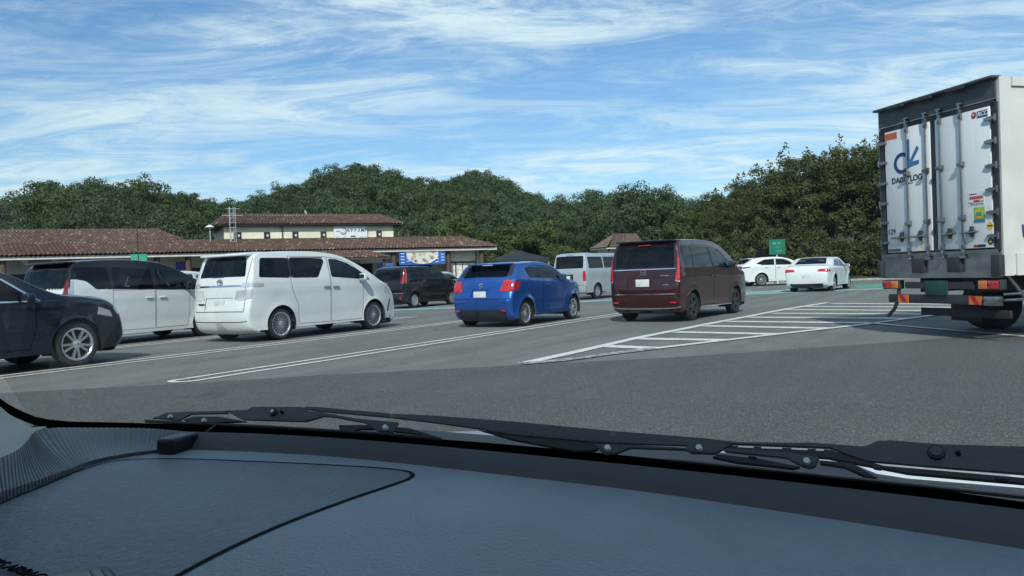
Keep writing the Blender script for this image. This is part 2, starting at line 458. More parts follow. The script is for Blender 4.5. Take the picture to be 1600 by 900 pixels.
def offset_poly(poly, d):
    """move a polygon's edges inwards by d"""
    P = [np.array(p, float) for p in poly]; n = len(P)
    area = sum(P[i][0] * P[(i + 1) % n][1] - P[(i + 1) % n][0] * P[i][1] for i in range(n))
    sg = 1 if area > 0 else -1; out = []
    for i in range(n):
        a, b, c = P[i - 1], P[i], P[(i + 1) % n]
        e1 = (b - a) / max(np.hypot(*(b - a)), 1e-9); e2 = (c - b) / max(np.hypot(*(c - b)), 1e-9)
        n1 = np.array((-e1[1], e1[0])) * sg; n2 = np.array((-e2[1], e2[0])) * sg
        m = n1 + n2; m /= max(np.hypot(*m), 1e-6); k = d / max(0.4, float(m @ n1))
        out.append(tuple(b + m * k))
    return out
def rounded(poly, r, k=4):
    """round the corners of a polygon"""
    P = [np.array(p, float) for p in poly]; n = len(P); out = []
    for i in range(n):
        a, b, c = P[i - 1], P[i], P[(i + 1) % n]
        rr = min(r, np.hypot(*(a - b)) * 0.45, np.hypot(*(c - b)) * 0.45)
        p = b + (a - b) / np.hypot(*(a - b)) * rr; q = b + (c - b) / np.hypot(*(c - b)) * rr
        for j in range(k + 1):
            t = j / k; out.append(tuple((1 - t) ** 2 * p + 2 * t * (1 - t) * b + t * t * q))
    return out
def densify(poly, step):
    out = []; n = len(poly)
    for i in range(n):
        a, b = np.array(poly[i], float), np.array(poly[(i + 1) % n], float)
        k = max(1, int(np.hypot(*(b - a)) / step))
        for j in range(k): out.append(tuple(a + (b - a) * j / k))
    return out
def cdt(loops, grid):
    vs, es = [], []
    for lp in loops:
        b = len(vs); vs += [Vector((float(p[0]), float(p[1]))) for p in lp]
        es += [(b + i, b + (i + 1) % len(lp)) for i in range(len(lp))]
    vs += [Vector((float(p[0]), float(p[1]))) for p in grid]
    v, e, f, *_ = delaunay_2d_cdt(vs, es, [], 0, 1e-5)
    return np.array([(a.x, a.y) for a in v]), [t for t in f if len(t) == 3]

WHEELS = {}
def wheel_meshes(style, Rw, wd):
    key = (style, Rw, wd)
    if key in WHEELS: return WHEELS[key]
    rim = {'multi': 0.74, 'ten': 0.72, 'five': 0.72, 'steel': 0.60, 'truck': 0.56, 'cover': 0.66}[style] * Rw
    h = wd / 2
    t = MB()
    t.lathe([(rim - 0.01, h - 0.05), (rim, h - 0.012), (rim + 0.02, h - 0.004), (Rw - 0.05, h), (Rw - 0.02, h - 0.012), (Rw - 0.004, h - 0.035), (Rw, h - 0.06),
             (Rw, 0.012), (Rw - 0.008, 0.008), (Rw - 0.008, -0.008), (Rw, -0.012),
             (Rw, -h + 0.06), (Rw - 0.004, -h + 0.035), (Rw - 0.02, -h + 0.012), (Rw - 0.05, -h), (rim + 0.02, -h + 0.004), (rim, -h + 0.012), (rim - 0.01, -h + 0.05)], 32)
    tyre = t.build('wheel', 'rubber', smooth=45)
    r = MB()
    r.lathe([(rim + 0.004, -h + 0.004), (rim - 0.012, -h + 0.002), (rim - 0.03, -h + 0.02), (rim - 0.035, -h + 0.09), (rim - 0.05, h - 0.06)], 32)
    r.cur = 1
    r.lathe([(rim - 0.035, -h + 0.095), (0.02, -h + 0.085)], 24)
    r.cur = 0
    ns, w0, w1, col = {'multi': (20, 0.013, 0.011, 'alloy'), 'ten': (10, 0.022, 0.02, 'alloy'), 'five': (5, 0.05, 0.035, 'alloy_dark'), 'steel': (8, 0.04, 0.05, 'steel'), 'truck': (8, 0.05, 0.06, 'steel'), 'cover': (9, 0.032, 0.05, 'alloy')}[style]
    for i in range(ns):
        a = 2 * math.pi * i / ns + (0.0 if style != 'ten' else (0.09 if i % 2 else -0.09))
        ca, sa = math.cos(a), math.sin(a)
        def P(rad, off, y): return (rad * ca - off * sa, y, rad * sa + off * ca)
        r0, r1 = 0.045, rim - 0.02
        ya, yb = -h + 0.020, -h + 0.012
        vs = [P(r0, -w0 * 0.8, ya), P(r0, w0 * 0.8, ya), P(r1, w1, yb), P(r1, -w1, yb),
              P(r0, -w0 * 0.8, ya + 0.05), P(r0, w0 * 0.8, ya + 0.05), P(r1, w1, yb + 0.04), P(r1, -w1, yb + 0.04)]
        r.add(vs, [(0, 1, 2, 3), (7, 6, 5, 4), (0, 3, 7, 4), (1, 5, 6, 2)])
    r.lathe([(0.075, -h + 0.06), (0.07, -h + 0.024), (0.05, -h + 0.014), (0.028, -h + 0.010), (0.026, -h + 0.004), (0.0, -h + 0.003)], 16)
    ro = r.build('rim', [col, 'underbody'], smooth=35)
    WHEELS[key] = (tyre.data, ro.data)
    bpy.data.objects.remove(tyre); bpy.data.objects.remove(ro)
    return WHEELS[key]
def add_wheel(root, style, Rw, wd, x, y, steer=0.0):
    """outer face of the wheel at lateral y (left positive)"""
    ty, ri = wheel_meshes(style, Rw, wd)
    w = link(bpy.data.objects.new('wheel', ty), root)
    w.location = (x, y - math.copysign(wd / 2, y), Rw - 0.006)
    w.rotation_euler = (0, random.uniform(0, 6), 0) if y < 0 else (0, 0, math.pi)
    w.rotation_euler[2] += steer
    link(bpy.data.objects.new('rim', ri), w)
    return w

def build_car(name, label, cat, loc, az, S, group='parked vehicles'):
    root = empty(name, (loc[0], loc[1], 0.004), R(90 - az), label, cat, group)
    g = S.get('grid', 0.075)
    D = catmull(S['outline'], S.get('step', 0.055))
    zmax = D[:, 1].max(); apex = int(np.argmax(D[:, 1]))
    hw, belt, tum = S['hw'], S['belt'], S['tumble']
    xr, kr, xf, kf = S['plan']; xmax = D[:, 0].max()
    sill = D[0, 1]; axles = S['axles']; Rw = S['rw']; Ra = S.get('ra', Rw + 0.055)
    def W(x, z):
        x, z = np.asarray(x, float), np.asarray(z, float)
        w = hw - kr * np.clip((xr - x) / xr, 0, 1.3) ** 2 - kf * np.clip((x - xf) / (xmax - xf), 0, 1.2) ** 2.2
        up = np.clip(z - belt, 0, None); dn = np.clip((belt - 0.12 - z) / belt, 0, None)
        w = w - tum * up - S.get('bow', 0.10) * up ** 2 - 0.055 * dn ** 1.5
        # shallow character line and swelling over the wheels
        w = w + 0.010 * np.exp(-((z - S.get('crease', belt - 0.14)) / 0.05) ** 2)
        w = w - 0.008 * np.exp(-((z - S.get('scallop', 0.46)) / 0.10) ** 2)
        for ax in axles:
            d = np.hypot(x - ax, z - Rw); w = w + S.get('flare', 0.016) * np.exp(-((d - Ra) / 0.05) ** 2)
        return w
    T = np.gradient(D[:, :2], axis=0); T /= np.maximum(np.hypot(T[:, 0], T[:, 1]), 1e-9)[:, None]
    NN = np.stack([-T[:, 1], T[:, 0]], 1)
    sl = np.concatenate([[0], np.cumsum(np.hypot(*np.diff(D[:, :2], axis=0).T))])
    wl = W(D[:, 0], D[:, 1])
    B = {}
    def bucket(k):
        if k not in B: B[k] = dict(v=[], f=[], m=[])
        return B[k]
    def emit(key, mat, pts, tris, flip):
        b = bucket(key); used = sorted({i for t in tris for i in t}); mp = {u: len(b['v']) + j for j, u in enumerate(used)}
        b['v'] += [pts[u] for u in used]
        b['f'] += [tuple(mp[i] for i in (t[::-1] if flip else t)) for t in tris]; b['m'] += [mat] * len(tris)
    # ---- side sheet
    bottom = [(x, sill) for x in np.linspace(D[-1, 0], D[0, 0], 60)[1:-1]]
    outl = [tuple(p[:2]) for p in D] + bottom
    arches = [[(ax + Ra * math.cos(t), Rw + Ra * math.sin(t)) for t in np.linspace(0, 2 * math.pi, 41)[:-1]] for ax in axles]
    loops = [outl] + arches; regs = []
    for rg in S['side']:
        nm, poly, mat, dep = rg[:4]
        poly = densify(poly, 0.09)
        if nm == 'door':
            inner = offset_poly(poly, 0.010); loops += [poly, inner]
            regs += [('door', inner, mat, 0.0), ('body', poly, 'gap', 0.006)]
        else:
            loops.append(poly); regs.append((nm, poly, mat, dep))
    gx, gz = np.meshgrid(np.arange(-0.3, xmax + 0.3, g), np.arange(0, zmax + 0.1, g)); grid = np.stack([gx.ravel(), gz.ravel()], 1)
    grid = grid[inpoly(grid, outl)]
    V2, TR = cdt(loops, grid)
    TRa = np.array(TR); C = V2[TRa].mean(1)
    ok = inpoly(C, outl)
    for a in arches: ok &= ~inpoly(C, a)
    owner = np.full(len(TRa), -1); 
    for i in reversed(range(len(regs))): owner[inpoly(C, regs[i][1])] = i
    A = (V2[TRa[:, 1]] - V2[TRa[:, 0]]); Bv = (V2[TRa[:, 2]] - V2[TRa[:, 0]])
    ccw = (A[:, 0] * Bv[:, 1] - A[:, 1] * Bv[:, 0]) > 0
    TRa = np.where(ccw[:, None], TRa, TRa[:, ::-1])
    wv = W(V2[:, 0], V2[:, 1])
    for sd, sg in (('R', -1), ('L', 1)):
        for i in range(-1, len(regs)):
            idx = np.where(ok & (owner == i))[0]
            if not len(idx): continue
            nm, mat, dep = ('body', S['paint'], 0.0) if i < 0 else (regs[i][0], regs[i][2], regs[i][3])
            pts = np.stack([V2[:, 0], sg * (wv - dep), V2[:, 1]], 1)
            key = ('body', 'C', 0) if nm == 'body' else (nm, sd, 0 if nm in ('taillight', 'headlight') else i)
            emit(key, mat, pts, [tuple(t) for t in TRa[idx]], sg > 0)
    # ---- centre sheet (tail, roof, windscreen, bonnet, nose)
    p = S.get('pw', 2.6)
    nv = S.get('nv', 26)
    aa = np.linspace(0, math.pi, nv); vv = -np.sign(np.cos(aa)) * np.abs(np.cos(aa)) ** (2 / p)
    def s_at(z, where):
        zs = D[:, 1]
        if where == 'rear':
            return float(np.interp(z, np.maximum.accumulate(zs[:apex + 1]), sl[:apex + 1]))
        zz = np.maximum.accumulate(zs[apex:][::-1])[::-1]
        return float(np.interp(-z, -zz, sl[apex:]))
    cregs = []
    for nm, sd, poly, where, mat, dep in S['centre']:
        q = []
        for y, z in densify(poly, 0.09):
            s = s_at(z, where); q.append((s, np.clip(y / np.interp(s, sl, wl), -0.995, 0.995)))
        if sd == 'R': cregs += [(nm, 'R', q, mat, dep), (nm, 'L', [(a, -b) for a, b in q], mat, dep)]
        else: cregs.append((nm, 'C', q, mat, dep))
    rect = [(s, -1) for s in sl] + [(sl[-1], v) for v in vv[1:-1]] + [(s, 1) for s in sl[::-1]] + [(sl[0], v) for v in vv[::-1][1:-1]]
    gs = np.array([(s, v) for s in sl[1:-1] for v in vv[1:-1]])
    V2, TR = cdt([rect] + [c[2] for c in cregs], gs)
    TRa = np.array(TR); C = V2[TRa].mean(1)
    owner = np.full(len(TRa), -1)
    for i in reversed(range(len(cregs))): owner[inpoly(C, cregs[i][2])] = i
    A = (V2[TRa[:, 1]] - V2[TRa[:, 0]]); Bv = (V2[TRa[:, 2]] - V2[TRa[:, 0]])
    ccw = (A[:, 0] * Bv[:, 1] - A[:, 1] * Bv[:, 0]) > 0
    TRa = np.where(ccw[:, None], TRa, TRa[:, ::-1])
    s, v = V2[:, 0], np.clip(V2[:, 1], -1, 1)
    ip = lambda a: np.interp(s, sl, a)
    crown = (1 - np.abs(v) ** p) ** (1 / p)
    def at(dep):
        off = ip(D[:, 2]) * crown - dep
        return np.stack([ip(D[:, 0]) + ip(NN[:, 0]) * off, -v * ip(wl), ip(D[:, 1]) + ip(NN[:, 1]) * off], 1)
    roofmat = S.get('roof_paint')
    for i in range(-1, len(cregs)):
        idx = np.where(owner == i)[0]
        if not len(idx): continue
        nm, sd, mat, dep = ('body', 'C', S['paint'], 0.0) if i < 0 else (cregs[i][0], cregs[i][1], cregs[i][3], cregs[i][4])
        key = ('body', 'C', 0) if nm == 'body' else (nm, sd, 0 if nm in ('taillight', 'headlight') else 100 + i)
        if i < 0 and roofmat:
            zc = np.interp(C[idx, 0], sl, D[:, 1]) ; hi = zc > S['roof_from']
            emit(key, mat, at(dep), [tuple(t) for t in TRa[idx[~hi]]], True); emit(key, roofmat, at(dep), [tuple(t) for t in TRa[idx[hi]]], True)
        else: emit(key, mat, at(dep), [tuple(t) for t in TRa[idx]], True)
    parts = {}
    for key in sorted(B, key=str):
        b = B[key]; ms = sorted(set(b['m'])); 
        o = mesh_obj(key[0], b['v'], b['f'], ms, root, [ms.index(m) for m in b['m']], smooth=38, weld=2e-4)
        parts.setdefault((key[0], key[1]), []).append(o)
    # ---- underbody, wheel wells, cabin
    ub = MB()
    ub.box(((D[0, 0] + D[-1, 0]) / 2, 0, sill + 0.035), (D[-1, 0] - D[0, 0] - 0.05, 2 * hw - 0.26, 0.05))
    for ax in axles:
        for sg in (-1, 1):
            y0, y1 = sg * (hw - 0.03), sg * (hw - 0.36); k = 14; vs = []
            for j in range(k + 1):
                t = math.pi * (-0.12 + 1.24 * j / k)
                for y in (y0, y1): vs.append((ax + (Ra + 0.012) * math.cos(t), y, Rw + (Ra + 0.012) * math.sin(t)))
            n0 = len(vs); vs.append((ax, y1, Rw))
            ub.add(vs, [(2 * j, 2 * j + 2, 2 * j + 3, 2 * j + 1) for j in range(k)] + [(2 * j + 1, 2 * j + 3, n0) for j in range(k)])
    ub.build('underbody', 'underbody', root)
    it = MB()
    for x, ys in S.get('seats', []):
        for y in ys:
            it.box((x, y, 0.62), (0.5, 0.46, 0.2)); it.box((x - 0.27, y, 0.93), (0.14, 0.46, 0.62), mat=Matrix.Rotation(R(-12), 3, 'Y')); it.box((x - 0.36, y, 1.30 if belt > 1.0 else 1.22), (0.1, 0.25, 0.17))
    x0, x1 = S['cabin']
    it.box(((x0 + x1) / 2, 0, sill + 0.14), (x1 - x0, 2 * hw - 0.2, 0.04))
    it.box((x1 - 0.05, 0, belt - 0.22), (0.42, 2 * hw - 0.26, 0.34))
    it.build('cabin_interior', 'interior', root, smooth=30)
    # ---- wheels
    st, wd = S['wheel']
    for i, ax in enumerate(axles):
        for sg in (-1, 1): add_wheel(root, st, Rw, wd, ax, sg * (hw - 0.035))
    # ---- fittings
    for nm, c, d, mat, bv in S.get('fit', []):
        for sg in ((-1, 1) if nm in ('mirror', 'door_handle', 'reflector', 'door_visor', 'roof_rail') else (1,)):
            par = root
            y = c[1]
            if nm in ('door_handle', 'door_visor', 'roof_rail'): y = -float(W(c[0], c[2])) - c[1]
            m = MB().box((0, 0, 0), d).build(nm, mat, par, bevel=bv, seg=3)
            rx = 0.0; ry = 0.0
            if nm == 'door_visor': rx = math.atan(tum) * 1.0
            m.location = (c[0], y if sg == 1 and c[1] == 0 and nm not in ('door_handle', 'door_visor', 'roof_rail') else (y if sg == -1 else -y), c[2])
            if nm not in ('mirror', 'door_handle', 'reflector', 'door_visor', 'roof_rail'): m.location = c
            m.rotation_euler = (rx * sg * -1, S.get('visor_tilt', 0.0) if nm == 'door_visor' else 0, 0)
            if nm == 'door_handle':
                ds = parts.get(('door', 'R' if sg < 0 else 'L'), [])
                if ds:
                    best = min(ds, key=lambda o: abs(sum(v.co.x for v in o.data.vertices) / len(o.data.vertices) - c[0] + S.get('hbias', 0.3)))
                    m.parent = best
            if nm == 'mirror':
                gl = MB().box((-0.001 - d[0] / 2, 0, 0), (0.006, d[1] * 0.8, d[2] * 0.75)).build('mirror_glass', 'chrome', m)
                arm = MB().tube((0.02, -math.copysign(d[1] * 0.3, m.location.y), -d[2] * 0.3), (0.05, -math.copysign(d[1] * 0.5 + 0.09, m.location.y), -d[2] * 0.55), 0.025, 0.03, 8).build('mirror_arm', 'black_plastic', m, smooth=40)
    return root, parts
def oval_ring(root, name, c, rx, rz, th, mat='chrome', M=None, inner=True):
    m = MB()
    def ring(a, b, cx=0, cz=0, n=20):
        pts = [(0, cx + a * math.cos(t), cz + b * math.sin(t)) for t in np.linspace(0, 2 * math.pi, n + 1)]
        m.path(pts, th, 5)
    ring(rx, rz)
    if inner: ring(rx * 0.36, rz * 0.92); ring(rx * 0.68, rz * 0.34, 0, rz * 0.5)
    o = m.build(name, mat, root, smooth=40); o.location = c
    return o

# --- white minivan with the broad chrome tail bar (second bay)
van = dict(pw=3.1,
    outline=[(0.30, 0.24, 0.10), (0.16, 0.30, 0.12), (0.10, 0.46, 0.14), (0.10, 0.66, 0.14), (0.14, 0.86, 0.13), (0.15, 1.08, 0.12), (0.17, 1.22, 0.11), (0.24, 1.50, 0.09), (0.31, 1.72, 0.07),
             (0.40, 1.785, 0.05), (0.85, 1.815, 0.055), (1.5, 1.83, 0.06), (2.2, 1.815, 0.06), (2.75, 1.745, 0.06), (3.3, 1.53, 0.08), (3.95, 1.17, 0.10), (4.12, 1.10, 0.09), (4.4, 0.98, 0.10), (4.56, 0.80, 0.16), (4.64, 0.52, 0.20), (4.66, 0.30, 0.2), (4.52, 0.2, 0.15)],
    hw=0.915, belt=1.25, tumble=0.20, plan=(0.7, 0.05, 3.6, 0.16), axles=(0.86, 3.78), rw=0.338, wheel=('multi', 0.225), paint='paint_white', crease=1.07,
    cabin=(0.6, 3.7), seats=[(2.75, (-0.42, 0.42)), (1.75, (-0.42, 0.42)), (0.95, (-0.42, 0.42))],
    side=[
        ('taillight', [(0.05, 1.13), (0.40, 1.13), (0.40, 1.205), (0.05, 1.205)], 'lens_clear', -0.006),
        ('side_window', rounded([(0.30, 1.32), (1.13, 1.29), (1.165, 1.725), (0.42, 1.725)], 0.06), 'glass_privacy', 0.008),
        ('side_window', rounded([(1.17, 1.29), (1.94, 1.28), (2.22, 1.64), (2.18, 1.705), (1.205, 1.725)], 0.06), 'glass_privacy', 0.008),
        ('side_window', rounded([(2.36, 1.285), (3.66, 1.19), (3.30, 1.43), (2.95, 1.60), (2.60, 1.695), (2.37, 1.70)], 0.05), 'glass_clear', 0.008),
        ('body', [(1.13, 1.29), (1.17, 1.29), (1.205, 1.725), (1.165, 1.725)], 'black_plastic', 0.004),
        ('door', [(1.13, 1.27), (1.18, 1.02), (1.33, 0.70), (1.36, 0.30), (2.315, 0.28), (2.315, 1.75), (1.16, 1.765)], 'paint_white', 0),
        ('door', [(2.33, 0.28), (3.33, 0.28), (3.40, 0.60), (3.40, 1.17), (3.55, 1.24), (3.05, 1.60), (2.75, 1.70), (2.33, 1.745)], 'paint_white', 0),
        ('body', [(1.36, 0.545), (3.30, 0.505), (3.30, 0.512), (1.36, 0.552)], 'gap', 0.002),
        ('headlight', [(4.20, 0.86), (4.50, 0.80), (4.46, 0.92), (4.25, 1.02)], 'lens_clear', 0.0),
        ('body', [(4.33, 0.40), (4.40, 0.40), (4.50, 0.70), (4.44, 0.70)], 'black_plastic', 0.004),
    ],
    centre=[
        ('rear_window', 'C', rounded([(-0.70, 1.325), (0.70, 1.325), (0.64, 1.68), (0.55, 1.72), (-0.55, 1.72), (-0.64, 1.68)], 0.05), 'rear', 'glass_privacy', 0.006),
        ('windscreen', 'C', rounded([(-0.74, 1.19), (0.74, 1.19), (0.60, 1.70), (-0.60, 1.70)], 0.06), 'front', 'glass_clear', 0.006),
        ('taillight', 'R', [(0.62, 1.12), (0.93, 1.13), (0.93, 1.205), (0.66, 1.21)], 'rear', 'lens_clear', -0.006),
        ('body', 'C', [(-0.66, 1.135), (0.62, 1.135), (0.66, 1.165), (-0.66, 1.165)], 'rear', 'chrome', -0.008),
        ('taillight', 'R', [(0.46, 0.88), (0.62, 0.84), (0.88, 0.90), (0.90, 1.08), (0.52, 1.06)], 'rear', 'lens_clear', -0.005),
        ('taillight', 'R', [(0.60, 0.93), (0.80, 0.95), (0.82, 1.03), (0.60, 1.02)], 'rear', 'lens_red', -0.007),
        ('body', 'C', [(-0.80, 0.44), (0.80, 0.44), (0.80, 0.455), (-0.80, 0.455)], 'rear', 'gap', 0.003),
        ('body', 'C', [(-0.74, 0.62), (0.74, 0.62), (0.74, 0.634), (-0.74, 0.634)], 'rear', 'gap', 0.004),
        ('body', 'R', [(0.735, 0.634), (0.748, 0.634), (0.775, 1.70), (0.762, 1.70)], 'rear', 'gap', 0.004),
        ('body', 'C', [(-0.42, 0.66), (0.42, 0.66), (0.42, 0.92), (-0.42, 0.92)], 'rear', 'paint_white', 0.016),
        ('body', 'C', [(-0.60, 0.36), (0.60, 0.36), (0.60, 0.52), (-0.60, 0.52)], 'front', 'black_plastic', 0.01),
        ('grille', 'C', [(-0.55, 0.66), (0.55, 0.66), (0.62, 0.86), (-0.62, 0.86)], 'front', 'chrome', -0.004),
    ],
    fit=[('mirror', (3.28, -1.03, 1.26), (0.12, 0.20, 0.17), 'paint_white', 0.04),
         ('door_handle', (2.18, 0.014, 1.075), (0.20, 0.03, 0.03), 'chrome', 0.01), ('door_handle', (2.47, 0.014, 1.065), (0.20, 0.03, 0.03), 'chrome', 0.01),
         ('spoiler', (0.30, 0, 1.80), (0.34, 1.40, 0.055), 'paint_white', 0.025), ('door_visor', (1.72, -0.012, 1.70), (0.95, 0.012, 0.07), 'black_plastic', 0.004),
         ('number_plate', (0.005, 0, 0.80), (0.012, 0.33, 0.165), 'plate_white', 0.004), ('rear_wiper', (0.085, 0.1, 1.36), (0.02, 0.36, 0.018), 'black_plastic', 0.005),
         ('reflector', (0.10, -0.74, 0.50), (0.03, 0.16, 0.04), 'lens_red', 0.01)])
VAN = build_car('white_minivan', 'white minivan with chrome tail bar and multi-spoke alloy wheels, left of the blue hatchback', 'minivan', (-6.06, 16.51), 31.2, van)
oval_ring(VAN[0], 'emblem', (0.045, 0.0, 1.245), 0.085, 0.058, 0.009)
MB().box((0, 0, 0), (0.01, 0.19, 0.028)).build('badge', 'alloy_dark', VAN[0]).location = (-0.022, 0.52, 0.80)

# --- blue hatchback
hat_b = dict(
    outline=[(0.32, 0.22, 0.10), (0.16, 0.28, 0.14), (0.12, 0.45, 0.15), (0.10, 0.62, 0.15), (0.15, 0.78, 0.14), (0.17, 0.92, 0.12), (0.24, 1.04, 0.11), (0.40, 1.22, 0.09), (0.52, 1.37, 0.06), (0.62, 1.41, 0.045),
             (0.95, 1.435, 0.05), (1.4, 1.44, 0.055), (1.8, 1.41, 0.06), (2.15, 1.31, 0.07), (2.6, 1.05, 0.09), (2.72, 1.0, 0.09), (3.1, 0.93, 0.10), (3.42, 0.80, 0.16), (3.55, 0.60, 0.22), (3.58, 0.36, 0.22), (3.45, 0.2, 0.15)],
    hw=0.85, belt=1.04, tumble=0.30, plan=(0.6, 0.05, 2.7, 0.12), axles=(0.63, 3.03), rw=0.302, wheel=('ten', 0.20), paint='paint_blue', crease=0.86, flare=0.03, bow=0.06,
    cabin=(0.6, 2.5), seats=[(1.75, (-0.36, 0.36)), (1.0, (-0.36, 0.36))],
    side=[
        ('taillight', [(0.10, 0.80), (0.24, 0.80), (0.40, 1.015), (0.24, 1.02), (0.10, 0.95)], 'lens_red', -0.008),
        ('side_window', rounded([(0.80, 1.10), (1.38, 1.075), (1.30, 1.335), (0.98, 1.355), (0.72, 1.335)], 0.04), 'glass_tint', 0.008),
        ('side_window', rounded([(1.48, 1.07), (2.36, 1.04), (2.06, 1.225), (1.78, 1.325), (1.37, 1.345)], 0.04), 'glass_clear', 0.008),
        ('body', [(1.38, 1.075), (1.48, 1.07), (1.37, 1.345), (1.30, 1.335)], 'black_plastic', 0.004),
        ('body', [(2.36, 1.04), (2.62, 1.02), (2.10, 1.31), (1.80, 1.375), (1.2, 1.395), (1.2, 1.36), (1.78, 1.34), (2.06, 1.24)], 'black_plastic', 0.002),
        ('door', [(0.98, 0.62), (1.10, 0.30), (1.44, 0.29), (1.44, 1.05), (1.33, 1.375), (0.92, 1.38), (0.74, 1.09), (0.86, 0.80)], 'paint_blue', 0),
        ('door', [(1.455, 0.29), (2.42, 0.29), (2.46, 0.55), (2.40, 1.02), (2.10, 1.25), (1.80, 1.36), (1.345, 1.375), (1.455, 1.05)], 'paint_blue', 0),
        ('body', [(1.0, 0.20), (2.6, 0.20), (2.6, 0.245), (1.0, 0.255)], 'black_plastic', -0.01),
    ],
    centre=[
        ('rear_window', 'C', rounded([(-0.60, 1.075), (0.60, 1.075), (0.56, 1.33), (0.50, 1.36), (-0.50, 1.36), (-0.56, 1.33)], 0.05), 'rear', 'glass_privacy', 0.006),
        ('body', 'R', [(0.60, 1.10), (0.70, 1.12), (0.66, 1.38), (0.55, 1.38)], 'rear', 'black_plastic', 0.003),
        ('windscreen', 'C', rounded([(-0.64, 1.06), (0.64, 1.06), (0.52, 1.37), (-0.52, 1.37)], 0.05), 'front', 'glass_clear', 0.006),
        ('taillight', 'R', [(0.50, 0.79), (0.74, 0.80), (0.84, 0.80), (0.84, 1.01), (0.60, 1.02), (0.56, 0.96)], 'rear', 'lens_red', -0.010),
        ('taillight', 'R', [(0.54, 0.885), (0.72, 0.885), (0.72, 0.935), (0.56, 0.935)], 'rear', 'lens_clear', -0.013),
        ('body', 'C', [(-0.62, 0.22), (0.62, 0.22), (0.66, 0.42), (-0.66, 0.42)], 'rear', 'black_plastic', -0.006),
        ('body', 'C', [(-0.76, 0.622), (0.76, 0.622), (0.76, 0.636), (-0.76, 0.636)], 'rear', 'gap', 0.003),
        ('body', 'R', [(0.735, 0.636), (0.748, 0.636), (0.70, 1.08), (0.688, 1.08)], 'rear', 'gap', 0.004),
        ('body', 'C', [(-0.26, 0.66), (0.26, 0.66), (0.22, 0.86), (-0.22, 0.86)], 'rear', 'paint_blue', 0.016),
        ('headlight', 'R', [(0.45, 0.70), (0.80, 0.74), (0.78, 0.86), (0.50, 0.80)], 'front', 'lens_clear', -0.004),
        ('grille', 'C', [(-0.4, 0.5), (0.4, 0.5), (0.45, 0.7), (-0.45, 0.7)], 'front', 'black_plastic', 0.004),
    ],
    fit=[('mirror', (2.28, -0.93, 1.09), (0.11, 0.18, 0.13), 'paint_blue', 0.035), ('door_handle', (1.60, 0.012, 0.92), (0.17, 0.026, 0.028), 'paint_blue', 0.009),
         ('spoiler', (0.50, 0, 1.435), (0.30, 1.12, 0.035), 'paint_blue', 0.015), ('brake_light', (0.36, 0, 1.415), (0.03, 0.28, 0.018), 'lens_clear', 0.004),
         ('number_plate', (-0.03, 0, 0.74), (0.012, 0.33, 0.165), 'plate_white', 0.004), ('rear_wiper', (0.185, 0.05, 1.10), (0.02, 0.30, 0.016), 'black_plastic', 0.005),
         ('antenna', (0.66, 0, 1.52), (0.012, 0.012, 0.10), 'black_plastic', 0.003), ('reflector', (-0.02, -0.62, 0.38), (0.03, 0.10, 0.04), 'lens_red', 0.01)])
HAT = build_car('blue_hatchback', 'bright blue hatchback with red tail lights between the white and the maroon minivan', 'car', (-0.724, 18.18), 31.2, hat_b)
sm = MB()   # the angular letter on the tailgate
for a, b in (((0.05, 0.045), (-0.02, 0.05)), ((-0.02, 0.05), (-0.055, 0.02)), ((-0.055, 0.02), (0.055, -0.02)), ((0.055, -0.02), (0.02, -0.05)), ((0.02, -0.05), (-0.05, -0.045))):
    sm.tube((0, -a[0], a[1]), (0, -b[0], b[1]), 0.011, None, 5)
put(sm.build('emblem', 'chrome', HAT[0]), (0.03, 0, 0.945))

